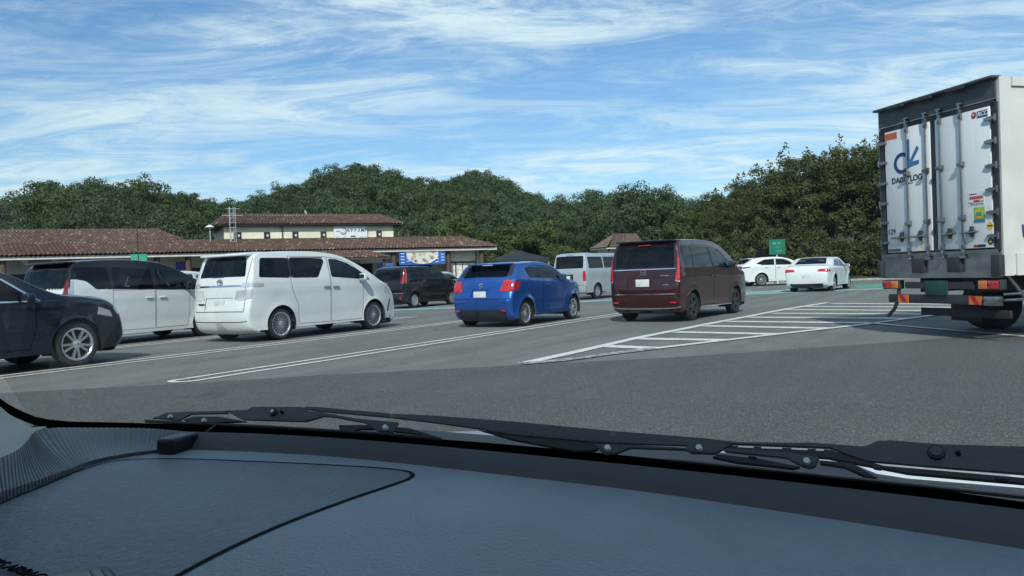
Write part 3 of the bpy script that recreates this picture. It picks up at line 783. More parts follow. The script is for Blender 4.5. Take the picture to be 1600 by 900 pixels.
# --- maroon minivan
mar = dict(pw=3.2,
    outline=[(0.24, 0.26, 0.08), (0.12, 0.32, 0.11), (0.06, 0.48, 0.12), (0.05, 0.72, 0.12), (0.07, 0.95, 0.10), (0.09, 1.2, 0.08), (0.13, 1.45, 0.07), (0.18, 1.68, 0.06), (0.26, 1.765, 0.045),
             (0.6, 1.79, 0.05), (1.2, 1.80, 0.05), (1.9, 1.785, 0.05), (2.45, 1.71, 0.06), (2.95, 1.50, 0.08), (3.5, 1.18, 0.09), (3.65, 1.10, 0.09), (4.05, 1.02, 0.09), (4.25, 0.90, 0.14), (4.34, 0.62, 0.18), (4.36, 0.35, 0.18), (4.25, 0.24, 0.12)],
    hw=0.875, belt=1.20, tumble=0.15, plan=(0.5, 0.03, 3.4, 0.10), axles=(0.74, 3.46), rw=0.325, wheel=('five', 0.205), paint='paint_maroon', crease=0.97, scallop=0.62, roof_paint='paint_black', roof_from=1.72,
    cabin=(0.5, 3.4), seats=[(2.4, (-0.40, 0.40)), (1.5, (-0.40, 0.40)), (0.75, (-0.40, 0.40))],
    side=[
        ('side_window', rounded([(0.33, 1.22), (0.74, 1.21), (0.78, 1.685), (0.24, 1.685), (0.20, 1.42)], 0.05), 'glass_privacy', 0.008),
        ('side_window', rounded([(0.80, 1.21), (1.90, 1.19), (1.78, 1.66), (0.83, 1.685)], 0.05), 'glass_privacy', 0.008),
        ('side_window', rounded([(1.99, 1.19), (3.15, 1.14), (2.78, 1.42), (2.40, 1.60), (1.88, 1.655)], 0.05), 'glass_clear', 0.008),
        ('body', [(0.74, 1.21), (0.80, 1.21), (0.83, 1.685), (0.78, 1.685)], 'black_plastic', 0.003),
        ('body', [(1.90, 1.19), (1.99, 1.19), (1.88, 1.655), (1.78, 1.66)], 'black_plastic', 0.003),
        ('body', [(0.26, 1.195), (3.2, 1.125), (3.2, 1.142), (0.26, 1.213)], 'alloy_dark', -0.003),
        ('door', [(0.98, 0.70), (1.06, 0.32), (1.93, 0.31), (1.93, 1.17), (1.84, 1.70), (0.80, 1.71), (0.80, 1.0)], 'paint_maroon', 0),
        ('door', [(1.945, 0.31), (2.90, 0.31), (2.96, 0.60), (2.96, 1.10), (3.10, 1.15), (2.60, 1.52), (2.36, 1.63), (1.86, 1.69), (1.945, 1.17)], 'paint_maroon', 0),
        ('body', [(1.10, 0.275), (3.05, 0.26), (3.05, 0.285), (1.10, 0.30)], 'chrome', -0.006),
    ],
    centre=[
        ('rear_window', 'C', rounded([(-0.72, 1.205), (0.72, 1.205), (0.70, 1.68), (-0.70, 1.68)], 0.05), 'rear', 'glass_privacy', 0.006),
        ('windscreen', 'C', rounded([(-0.70, 1.16), (0.70, 1.16), (0.60, 1.66), (-0.60, 1.66)], 0.05), 'front', 'glass_clear', 0.006),
        ('taillight', 'R', [(0.755, 0.95), (0.80, 0.90), (0.865, 0.92), (0.865, 1.70), (0.815, 1.70), (0.79, 1.20)], 'rear', 'lens_red', -0.012),
        ('taillight', 'R', [(0.76, 0.90), (0.865, 0.88), (0.865, 1.02), (0.78, 1.02)], 'rear', 'lens_clear', -0.014),
        ('body', 'C', [(-0.76, 1.165), (0.76, 1.165), (0.76, 1.183), (-0.76, 1.183)], 'rear', 'chrome', -0.006),
        ('body', 'C', [(-0.74, 0.62), (0.74, 0.62), (0.76, 0.645), (-0.76, 0.645)], 'rear', 'chrome', -0.005),
        ('body', 'R', [(0.742, 0.36), (0.755, 0.36), (0.755, 1.16), (0.742, 1.16)], 'rear', 'gap', 0.004),
        ('body', 'C', [(-0.40, 0.72), (0.40, 0.72), (0.40, 0.98), (-0.40, 0.98)], 'rear', 'paint_maroon', 0.014),
        ('body', 'C', [(-0.84, 0.35), (0.84, 0.35), (0.84, 0.372), (-0.84, 0.372)], 'rear', 'chrome', -0.005),
        ('headlight', 'R', [(0.45, 0.82), (0.80, 0.82), (0.80, 0.96), (0.48, 0.94)], 'front', 'lens_clear', -0.004),
        ('grille', 'C', [(-0.42, 0.55), (0.42, 0.55), (0.42, 0.9), (-0.42, 0.9)], 'front', 'black_plastic', 0.004),
    ],
    fit=[('mirror', (2.86, -0.98, 1.24), (0.12, 0.19, 0.16), 'paint_maroon', 0.04), ('door_handle', (1.80, 0.012, 0.99), (0.18, 0.028, 0.03), 'paint_maroon', 0.01), ('door_handle', (2.08, 0.012, 0.985), (0.18, 0.028, 0.03), 'paint_maroon', 0.01),
         ('spoiler', (0.22, 0, 1.805), (0.30, 1.40, 0.04), 'paint_black', 0.018), ('brake_light', (0.10, 0, 1.715), (0.03, 0.30, 0.022), 'lens_red', 0.005),
         ('number_plate', (-0.075, 0, 0.88), (0.012, 0.33, 0.165), 'plate_white', 0.004), ('badge', (-0.04, -0.52, 1.03), (0.01, 0.20, 0.022), 'chrome', 0.003), ('badge', (-0.055, -0.55, 0.83), (0.01, 0.14, 0.02), 'chrome', 0.003),
         ('reflector', (-0.03, -0.70, 0.44), (0.03, 0.14, 0.035), 'lens_red', 0.01), ('roof_rail', (1.3, -0.10, 1.80), (1.6, 0.02, 0.02), 'paint_black', 0.008)])
MAR = build_car('maroon_minivan', 'dark maroon minivan with slim upright tail lights beside the hatched island', 'minivan', (2.94, 17.82), 35.5, mar)
hm = MB(); hm.tube((0, 0.045, 0.04), (0, 0.03, -0.04), 0.008, None, 5); hm.tube((0, -0.045, 0.04), (0, -0.03, -0.04), 0.008, None, 5); hm.tube((0, 0.036, 0), (0, -0.036, 0), 0.008, None, 5)
hm.path([(0, 0.07 * math.cos(t), 0.055 * math.sin(t)) for t in np.linspace(0, 2 * math.pi, 17)], 0.006, 5)
put(hm.build('emblem', 'chrome', MAR[0]), (-0.01, 0, 1.11))

# --- two-tone minivan at the left (white below, black above)
two = dict(pw=3.1,
    outline=[(0.24, 0.22, 0.08), (0.12, 0.30, 0.11), (0.06, 0.48, 0.12), (0.05, 0.72, 0.12), (0.07, 0.95, 0.10), (0.09, 1.2, 0.08), (0.15, 1.45, 0.07), (0.22, 1.66, 0.06), (0.30, 1.735, 0.045),
             (0.7, 1.785, 0.05), (1.3, 1.80, 0.05), (1.9, 1.775, 0.05), (2.4, 1.69, 0.06), (2.85, 1.50, 0.08), (3.45, 1.18, 0.09), (3.6, 1.10, 0.09), (4.0, 1.0, 0.09), (4.2, 0.86, 0.14), (4.28, 0.6, 0.18), (4.30, 0.35, 0.18), (4.2, 0.22, 0.12)],
    hw=0.87, belt=1.20, tumble=0.15, plan=(0.5, 0.03, 3.3, 0.10), axles=(0.76, 3.42), rw=0.325, wheel=('multi', 0.205), paint='paint_white', crease=1.0, roof_paint='paint_black', roof_from=1.22,
    cabin=(0.5, 3.3), seats=[(2.4, (-0.40, 0.40)), (1.5, (-0.40, 0.40)), (0.75, (-0.40, 0.40))],
    side=[
        ('taillight', [(0.02, 1.08), (0.15, 1.10), (0.19, 1.40), (0.05, 1.40)], 'lens_clear', -0.006),
        ('side_window', rounded([(0.66, 1.21), (1.00, 1.20), (0.96, 1.67), (0.24, 1.67), (0.26, 1.42), (0.46, 1.38)], 0.05), 'glass_privacy', 0.008),
        ('side_window', rounded([(1.06, 1.20), (2.02, 1.18), (2.0, 1.60), (1.06, 1.67)], 0.05), 'glass_privacy', 0.008),
        ('side_window', rounded([(2.14, 1.18), (3.10, 1.14), (2.75, 1.42), (2.50, 1.55), (2.12, 1.605)], 0.05), 'glass_clear', 0.008),
        ('body', [(0.0, 1.42), (0.26, 1.42), (0.46, 1.38), (0.66, 1.205), (3.7, 1.10), (3.7, 2.0), (0.0, 2.0)], 'paint_black', 0.0),
        ('door', [(1.03, 0.70), (1.10, 0.30), (2.06, 0.29), (2.06, 1.165), (1.03, 1.175)], 'paint_white', 0),
        ('door', [(2.075, 0.29), (2.92, 0.29), (2.98, 0.60), (2.98, 1.12), (2.075, 1.16)], 'paint_white', 0),
    ],
    centre=[
        ('rear_window', 'C', rounded([(-0.74, 1.24), (0.74, 1.24), (0.70, 1.66), (-0.70, 1.66)], 0.05), 'rear', 'glass_privacy', 0.006),
        ('windscreen', 'C', rounded([(-0.70, 1.16), (0.70, 1.16), (0.60, 1.65), (-0.60, 1.65)], 0.05), 'front', 'glass_clear', 0.006),
        ('taillight', 'R', [(0.72, 1.02), (0.86, 1.04), (0.86, 1.40), (0.78, 1.40)], 'rear', 'lens_dark_red', -0.010),
        ('body', 'C', [(-0.72, 0.60), (0.72, 0.60), (0.74, 0.61), (-0.74, 0.61)], 'rear', 'gap', 0.003),
    ],
    fit=[('mirror', (2.85, -0.98, 1.24), (0.12, 0.19, 0.15), 'paint_black', 0.04), ('door_handle', (1.90, 0.012, 0.98), (0.18, 0.028, 0.03), 'paint_white', 0.01), ('door_handle', (2.24, 0.012, 0.975), (0.18, 0.028, 0.03), 'paint_white', 0.01),
         ('spoiler', (0.26, 0, 1.775), (0.34, 1.40, 0.04), 'paint_black', 0.018), ('number_plate', (-0.07, 0, 0.88), (0.012, 0.33, 0.165), 'plate_white', 0.004), ('rear_wiper', (0.02, 0.05, 1.27), (0.02, 0.34, 0.018), 'black_plastic', 0.005)])
TWO = build_car('two_tone_minivan', 'white minivan with a black roof, behind the dark navy car at the left', 'minivan', (-9.75, 16.55), 29.0, two)

# --- dark navy car at the left edge
nav = dict(
    outline=[(0.30, 0.24, 0.10), (0.15, 0.32, 0.12), (0.10, 0.55, 0.14), (0.12, 0.85, 0.12), (0.18, 1.05, 0.10), (0.35, 1.25, 0.08), (0.75, 1.48, 0.06), (1.2, 1.57, 0.05), (1.9, 1.595, 0.05), (2.3, 1.56, 0.055), (2.7, 1.44, 0.06), (3.15, 1.20, 0.08), (3.42, 1.09, 0.09), (3.9, 1.02, 0.10), (4.25, 0.90, 0.16), (4.38, 0.70, 0.22), (4.42, 0.42, 0.22), (4.3, 0.25, 0.15)],
    hw=0.92, belt=1.06, tumble=0.28, plan=(0.8, 0.07, 3.4, 0.16), axles=(0.95, 3.65), rw=0.355, wheel=('ten', 0.225), paint='paint_navy', crease=0.92, bow=0.05,
    cabin=(0.7, 3.1), seats=[(2.2, (-0.38, 0.38)), (1.3, (-0.38, 0.38))],
    side=[
        ('side_window', rounded([(0.85, 1.12), (1.95, 1.09), (1.95, 1.50), (1.25, 1.47)], 0.05), 'glass_privacy', 0.008),
        ('side_window', rounded([(2.02, 1.09), (3.02, 1.06), (2.60, 1.36), (2.30, 1.47), (2.02, 1.50)], 0.04), 'glass_clear', 0.008),
        ('body', [(0.75, 1.085), (3.08, 1.035), (3.08, 1.058), (0.75, 1.108)], 'chrome', -0.004),
        ('body', [(2.98, 1.09), (3.10, 1.05), (2.60, 1.40), (2.30, 1.52), (1.6, 1.54), (1.6, 1.525), (2.29, 1.50), (2.58, 1.385)], 'chrome', -0.003),
        ('door', [(1.10, 0.55), (1.25, 0.34), (1.98, 0.33), (1.98, 1.52), (1.3, 1.50), (0.95, 1.2)], 'paint_navy', 0),
        ('door', [(1.995, 0.33), (2.92, 0.33), (3.02, 0.62), (3.02, 1.04), (2.62, 1.37), (2.32, 1.49), (1.995, 1.52)], 'paint_navy', 0),
        ('headlight', [(4.0, 0.80), (4.3, 0.74), (4.26, 0.84), (4.02, 0.92)], 'lens_clear', 0.0),
    ],
    centre=[
        ('rear_window', 'C', rounded([(-0.6, 1.12), (0.6, 1.12), (0.55, 1.44), (-0.55, 1.44)], 0.05), 'rear', 'glass_privacy', 0.006),
        ('windscreen', 'C', rounded([(-0.68, 1.12), (0.68, 1.12), (0.55, 1.52), (-0.55, 1.52)], 0.05), 'front', 'glass_clear', 0.006),
        ('headlight', 'R', [(0.50, 0.74), (0.84, 0.76), (0.84, 0.86), (0.56, 0.84)], 'front', 'lens_clear', -0.004),
        ('grille', 'C', [(-0.5, 0.46), (0.5, 0.46), (0.42, 0.72), (-0.42, 0.72)], 'front', 'black_plastic', 0.006),
        ('taillight', 'R', [(0.5, 0.84), (0.85, 0.86), (0.85, 0.98), (0.5, 0.98)], 'rear', 'lens_red', -0.008),
    ],
    fit=[('mirror', (2.86, -1.03, 1.10), (0.13, 0.20, 0.15), 'paint_navy', 0.04), ('door_handle', (2.14, 0.012, 0.93), (0.2, 0.028, 0.03), 'chrome', 0.01), ('door_handle', (1.2, 0.012, 0.95), (0.2, 0.028, 0.03), 'chrome', 0.01),
         ('number_plate', (4.63, 0, 0.5), (0.012, 0.33, 0.165), 'plate_white', 0.004)])
NAV = build_car('navy_car', 'dark navy car with chrome window line cut off by the left edge', 'car', (-9.50, 9.90), 31.2, nav)

# --- black compact minivan in the second row
blk = dict(grid=0.1, nv=20,
    outline=[(0.26, 0.22, 0.08), (0.12, 0.30, 0.11), (0.08, 0.5, 0.12), (0.08, 0.75, 0.12), (0.10, 1.0, 0.10), (0.14, 1.25, 0.08), (0.22, 1.52, 0.06), (0.32, 1.60, 0.045), (0.9, 1.64, 0.05), (1.5, 1.645, 0.05), (2.0, 1.60, 0.055), (2.5, 1.46, 0.07), (3.05, 1.20, 0.09), (3.35, 1.06, 0.09), (3.75, 0.96, 0.12), (3.98, 0.78, 0.2), (4.04, 0.45, 0.2), (3.92, 0.22, 0.15)],
    hw=0.845, belt=1.12, tumble=0.17, plan=(0.5, 0.04, 3.1, 0.12), axles=(0.74, 3.32), rw=0.308, wheel=('cover', 0.19), paint='paint_black', crease=0.92,
    cabin=(0.5, 3.0), seats=[(2.2, (-0.38, 0.38)), (1.3, (-0.38, 0.38))],
    side=[
        ('taillight', [(0.05, 1.00), (0.20, 1.00), (0.30, 1.30), (0.32, 1.58), (0.05, 1.58)], 'lens_red', -0.008),
        ('side_window', rounded([(0.48, 1.15), (0.96, 1.14), (0.96, 1.53), (0.45, 1.53)], 0.06), 'glass_privacy', 0.008),
        ('side_window', rounded([(1.02, 1.14), (1.90, 1.13), (1.86, 1.53), (1.02, 1.54)], 0.06), 'glass_privacy', 0.008),
        ('side_window', rounded([(1.98, 1.13), (2.92, 1.10), (2.58, 1.33), (2.30, 1.46), (1.94, 1.525)], 0.05), 'glass_clear', 0.008),
        ('door', [(1.02, 0.6), (1.10, 0.30), (1.93, 0.29), (1.92, 1.55), (1.0, 1.57), (1.0, 1.0)], 'paint_black', 0),
        ('door', [(1.945, 0.29), (2.80, 0.29), (2.86, 0.6), (2.86, 1.06), (2.60, 1.34), (2.30, 1.48), (1.935, 1.54)], 'paint_black', 0),
    ],
    centre=[
        ('rear_window', 'C', rounded([(-0.64, 1.12), (0.64, 1.12), (0.6, 1.50), (-0.6, 1.50)], 0.05), 'rear', 'glass_privacy', 0.006),
        ('windscreen', 'C', rounded([(-0.66, 1.12), (0.66, 1.12), (0.56, 1.52), (-0.56, 1.52)], 0.05), 'front', 'glass_clear', 0.006),
        ('taillight', 'R', [(0.69, 0.99), (0.84, 0.99), (0.84, 1.57), (0.72, 1.57), (0.76, 1.3)], 'rear', 'lens_red', -0.008),
        ('taillight', 'R', [(0.76, 1.12), (0.82, 1.12), (0.82, 1.46), (0.78, 1.46)], 'rear', 'lens_clear', -0.012),
        ('body', 'C', [(-0.80, 0.46), (0.80, 0.46), (0.80, 0.60), (-0.80, 0.60)], 'rear', 'black_plastic', 0.0),
        ('body', 'C', [(-0.80, 0.605), (0.80, 0.605), (0.80, 0.622), (-0.80, 0.622)], 'rear', 'steel', -0.002),
    ],
    fit=[('mirror', (2.68, -0.95, 1.13), (0.11, 0.17, 0.14), 'paint_black', 0.035), ('number_plate', (-0.05, 0, 0.80), (0.012, 0.33, 0.165), 'plate_white', 0.004), ('reflector', (0.0, -0.68, 0.42), (0.03, 0.06, 0.12), 'lens_red', 0.01),
         ('door_handle', (1.80, 0.012, 0.93), (0.17, 0.026, 0.028), 'paint_black', 0.009), ('door_handle', (2.1, 0.012, 0.92), (0.17, 0.026, 0.028), 'paint_black', 0.009)])
BLK = build_car('black_compact_minivan', 'small black minivan with tall red tail lights, parked beyond the white minivan', 'minivan', (-5.0, 31.98), 31.2, blk)
oval_ring(BLK[0], 'emblem', (-0.03, 0.0, 0.99), 0.08, 0.055, 0.008)

# --- silver cargo van
sil = dict(grid=0.1, nv=20, pw=3.4,
    outline=[(0.22, 0.30, 0.05), (0.10, 0.36, 0.06), (0.06, 0.55, 0.06), (0.06, 0.9, 0.05), (0.07, 1.25, 0.045), (0.12, 1.6, 0.04), (0.17, 1.88, 0.035), (0.26, 1.945, 0.03), (1.0, 1.955, 0.04), (2.2, 1.955, 0.04), (3.2, 1.93, 0.04), (3.6, 1.82, 0.05), (4.1, 1.40, 0.07), (4.42, 1.08, 0.08), (4.58, 0.85, 0.10), (4.64, 0.5, 0.10), (4.55, 0.28, 0.08)],
    hw=0.845, belt=1.30, tumble=0.13, plan=(0.3, 0.02, 4.0, 0.05), axles=(1.0, 3.57), rw=0.335, wheel=('steel', 0.20), paint='paint_silver', crease=1.1, flare=0.012,
    cabin=(0.4, 4.2), seats=[(3.2, (-0.4, 0.4))],
    side=[
        ('side_window', rounded([(0.28, 1.33), (1.50, 1.33), (1.50, 1.83), (0.30, 1.83)], 0.06), 'glass_privacy', 0.008),
        ('side_window', rounded([(1.60, 1.33), (2.70, 1.33), (2.70, 1.83), (1.60, 1.83)], 0.06), 'glass_privacy', 0.008),
        ('side_window', rounded([(2.85, 1.28), (3.95, 1.20), (3.55, 1.74), (2.85, 1.80)], 0.06), 'glass_clear', 0.008),
        ('door', [(1.55, 0.36), (2.75, 0.36), (2.75, 1.87), (1.55, 1.87)], 'paint_silver', 0),
    ],
    centre=[
        ('rear_window', 'C', rounded([(-0.70, 1.34), (0.70, 1.34), (0.68, 1.86), (-0.68, 1.86)], 0.06), 'rear', 'glass_privacy', 0.006),
        ('windscreen', 'C', rounded([(-0.70, 1.2), (0.70, 1.2), (0.62, 1.80), (-0.62, 1.80)], 0.06), 'front', 'glass_clear', 0.006),
        ('taillight', 'R', [(0.69, 0.80), (0.82, 0.80), (0.82, 1.22), (0.69, 1.22)], 'rear', 'lens_red', -0.012),
        ('taillight', 'R', [(0.70, 0.86), (0.81, 0.86), (0.81, 1.0), (0.70, 1.0)], 'rear', 'lens_clear', -0.014),
        ('body', 'C', [(-0.76, 0.62), (0.76, 0.62), (0.76, 0.63), (-0.76, 0.63)], 'rear', 'gap', 0.003),
        ('body', 'C', [(-0.83, 0.36), (0.83, 0.36), (0.83, 0.60), (-0.83, 0.60)], 'rear', 'paint_silver', -0.04),
    ],
    fit=[('number_plate', (-0.012, 0.1, 0.95), (0.012, 0.33, 0.165), 'plate_white', 0.004), ('number_plate_recess', (-0.002, 0.1, 0.97), (0.012, 0.62, 0.25), 'black_plastic', 0.003), ('brake_light', (0.10, 0, 1.905), (0.03, 0.3, 0.022), 'lens_red', 0.005), ('mirror', (3.9, -0.98, 1.35), (0.1, 0.16, 0.24), 'black_plastic', 0.03)])
SIL = build_car('silver_van', 'boxy silver van with dark rear windows, parked beyond the blue hatchback', 'van', (2.46, 34.34), 36.5, sil)

# --- white crossover seen from the side, far right
cro = dict(grid=0.11, nv=18,
    outline=[(0.30, 0.26, 0.10), (0.08, 0.36, 0.12), (-0.02, 0.6, 0.14), (-0.05, 0.85, 0.14), (-0.12, 1.06, 0.12), (0.10, 1.20, 0.10), (0.42, 1.42, 0.07), (0.58, 1.52, 0.05), (1.0, 1.585, 0.05), (1.6, 1.61, 0.05), (2.2, 1.59, 0.055), (2.6, 1.50, 0.06), (3.0, 1.33, 0.08), (3.35, 1.13, 0.09), (3.8, 1.04, 0.10), (4.3, 0.90, 0.16), (4.5, 0.68, 0.2), (4.52, 0.42, 0.2), (4.4, 0.26, 0.15)],
    hw=0.92, belt=1.15, tumble=0.26, plan=(0.8, 0.08, 3.5, 0.15), axles=(0.96, 3.62), rw=0.36, wheel=('multi', 0.225), paint='paint_white', crease=0.98, flare=0.03,
    cabin=(0.7, 3.1), seats=[(2.2, (-0.38, 0.38)), (1.3, (-0.38, 0.38))],
    side=[
        ('taillight', [(-0.10, 1.02), (0.32, 1.06), (0.30, 1.11), (-0.10, 1.11)], 'lens_dark_red', -0.006),
        ('side_window', rounded([(0.66, 1.28), (1.05, 1.19), (1.75, 1.18), (1.78, 1.53), (1.15, 1.50)], 0.03), 'glass_tint', 0.008),
        ('side_window', rounded([(1.84, 1.18), (2.98, 1.16), (2.62, 1.40), (2.30, 1.51), (1.86, 1.53)], 0.04), 'glass_tint', 0.008),
        ('door', [(1.12, 0.65), (1.32, 0.36), (1.80, 0.35), (1.80, 1.55), (1.15, 1.53), (0.95, 1.2)], 'paint_white', 0),
        ('door', [(1.815, 0.35), (2.85, 0.35), (2.95, 0.65), (2.95, 1.14), (2.62, 1.42), (2.3, 1.53), (1.815, 1.55)], 'paint_white', 0),
        ('body', [(1.35, 0.38), (3.2, 0.36), (3.2, 0.40), (1.35, 0.42)], 'chrome', -0.004),
    ],
    centre=[
        ('rear_window', 'C', rounded([(-0.6, 1.20), (0.6, 1.20), (0.55, 1.48), (-0.55, 1.48)], 0.05), 'rear', 'glass_privacy', 0.006),
        ('windscreen', 'C', rounded([(-0.66, 1.16), (0.66, 1.16), (0.55, 1.54), (-0.55, 1.54)], 0.05), 'front', 'glass_clear', 0.006),
        ('taillight', 'R', [(0.2, 1.02), (0.86, 1.02), (0.86, 1.10), (0.2, 1.08)], 'rear', 'lens_dark_red', -0.008),
    ],
    fit=[('mirror', (2.8, -1.03, 1.20), (0.12, 0.2, 0.14), 'paint_white', 0.04), ('spoiler', (0.45, 0, 1.575), (0.36, 1.2, 0.035), 'paint_white', 0.015), ('door_handle', (1.28, 0.012, 1.04), (0.2, 0.028, 0.03), 'chrome', 0.01), ('door_handle', (1.98, 0.012, 1.03), (0.2, 0.028, 0.03), 'chrome', 0.01)])
CRO = build_car('white_crossover', 'white crossover seen side-on below the green sign', 'car', (13.20, 46.45), 83, cro)

# --- white saloon seen from behind
sal = dict(grid=0.11, nv=20,
    outline=[(0.26, 0.24, 0.10), (0.10, 0.32, 0.13), (0.06, 0.55, 0.14), (0.08, 0.80, 0.13), (0.15, 0.97, 0.10), (0.35, 1.03, 0.07), (0.62, 1.06, 0.07), (0.95, 1.20, 0.07), (1.35, 1.35, 0.06), (1.75, 1.395, 0.05), (2.2, 1.40, 0.05), (2.6, 1.33, 0.06), (3.0, 1.15, 0.08), (3.35, 1.0, 0.09), (3.9, 0.92, 0.1), (4.4, 0.78, 0.18), (4.55, 0.55, 0.22), (4.55, 0.35, 0.2), (4.42, 0.24, 0.15)],
    hw=0.915, belt=0.99, tumble=0.36, plan=(0.8, 0.07, 3.4, 0.16), axles=(0.98, 3.72), rw=0.345, wheel=('ten', 0.235), paint='paint_white', crease=0.85, flare=0.03, bow=0.05,
    cabin=(0.9, 3.1), seats=[(2.3, (-0.38, 0.38)), (1.4, (-0.38, 0.38))],
    side=[
        ('side_window', rounded([(0.95, 1.06), (1.95, 1.02), (1.95, 1.33), (1.40, 1.30)], 0.04), 'glass_privacy', 0.008),
        ('side_window', rounded([(2.02, 1.02), (2.98, 1.0), (2.60, 1.23), (2.35, 1.31), (2.02, 1.33)], 0.04), 'glass_tint', 0.008),
        ('door', [(1.2, 0.6), (1.35, 0.34), (1.98, 0.33), (1.98, 1.36), (1.4, 1.33), (1.0, 1.05)], 'paint_white', 0),
        ('door', [(1.995, 0.33), (2.9, 0.33), (3.0, 0.6), (3.0, 0.98), (2.62, 1.25), (2.35, 1.34), (1.995, 1.36)], 'paint_white', 0),
        ('taillight', [(0.05, 0.80), (0.30, 0.84), (0.30, 0.93), (0.05, 0.93)], 'lens_red', -0.006),
    ],
    centre=[
        ('rear_window', 'C', rounded([(-0.64, 1.09), (0.64, 1.09), (0.54, 1.35), (-0.54, 1.35)], 0.05), 'rear', 'glass_privacy', 0.006),
        ('windscreen', 'C', rounded([(-0.66, 1.03), (0.66, 1.03), (0.54, 1.35), (-0.54, 1.35)], 0.05), 'front', 'glass_clear', 0.006),
        ('taillight', 'R', [(0.45, 0.82), (0.9, 0.80), (0.9, 0.93), (0.5, 0.90)], 'rear', 'lens_red', -0.010),
        ('body', 'C', [(-0.6, 0.25), (0.6, 0.25), (0.66, 0.38), (-0.66, 0.38)], 'rear', 'black_plastic', -0.004),
        ('headlight', 'R', [(0.5, 0.62), (0.85, 0.62), (0.85, 0.74), (0.55, 0.70)], 'front', 'lens_clear', -0.004),
    ],
    fit=[('mirror', (2.78, -1.03, 1.04), (0.12, 0.22, 0.13), 'paint_white', 0.04), ('number_plate', (-0.075, 0, 0.66), (0.012, 0.33, 0.165), 'plate_white', 0.004)])
SAL = build_car('white_saloon', 'white saloon car seen from behind, in front of the white crossover', 'car', (12.15, 33.02), 34.5, sal)

# --- two light cars of which little more than the roofs show
sm1 = dict(van); sm1.update(grid=0.12, nv=18, wheel=('cover', 0.19))
build_car('white_family_van', 'far white van whose roof just shows between the two-tone and the white minivan', 'minivan', (-15.4, 32.6), 31.2, sm1)
sm2 = dict(hat_b); sm2.update(paint='paint_white', grid=0.12, nv=16); sm2['side'] = [tuple('paint_white' if k == 'paint_blue' else k for k in r) for r in hat_b['side']]
sm2['fit'] = [tuple('paint_white' if k == 'paint_blue' else k for k in r) for r in hat_b['fit']]
build_car('white_hatchback', 'white hatchback half hidden between the black minivan and the blue hatchback', 'car', (-4.6, 40.2), 24.0, sm2)
# ------------------------------------------------------------------ hills, wood and trees
def foliage(name, dark, light, trans=0.25):
    m, N, L, P = new_mat(name)
    at = N.new('ShaderNodeAttribute'); at.attribute_name = 'tint'; at.attribute_type = 'GEOMETRY'
    at2 = N.new('ShaderNodeAttribute'); at2.attribute_name = 'hue'; at2.attribute_type = 'GEOMETRY'
    c = mixc(N, L, at.outputs['Fac'], dark, light)
    c = mixc(N, L, at2.outputs['Fac'], c, mixc(N, L, at.outputs['Fac'], (0.055, 0.040, 0.012), (0.15, 0.13, 0.035)))
    L.new(c, P.inputs['Base Color'])
    P.inputs['Roughness'].default_value = 0.6; P.inputs['Specular IOR Level'].default_value = 0.25
    tl = N.new('ShaderNodeBsdfTranslucent'); L.new(c, tl.inputs[0])
    mx = N.new('ShaderNodeMixShader'); mx.inputs[0].default_value = trans
    L.new(P.outputs[0], mx.inputs[1]); L.new(tl.outputs[0], mx.inputs[2]); L.new(mx.outputs[0], N['Material Output'].inputs[0])
    return m
foliage('leaf_hill', (0.042, 0.066, 0.028), (0.084, 0.122, 0.050))
foliage('leaf_bank', (0.034, 0.049, 0.017), (0.105, 0.124, 0.042))
foliage('leaf_light', (0.040, 0.062, 0.016), (0.105, 0.138, 0.038))
simple('bark', (0.075, 0.058, 0.042), 0.9, var=0.4, scale=9)

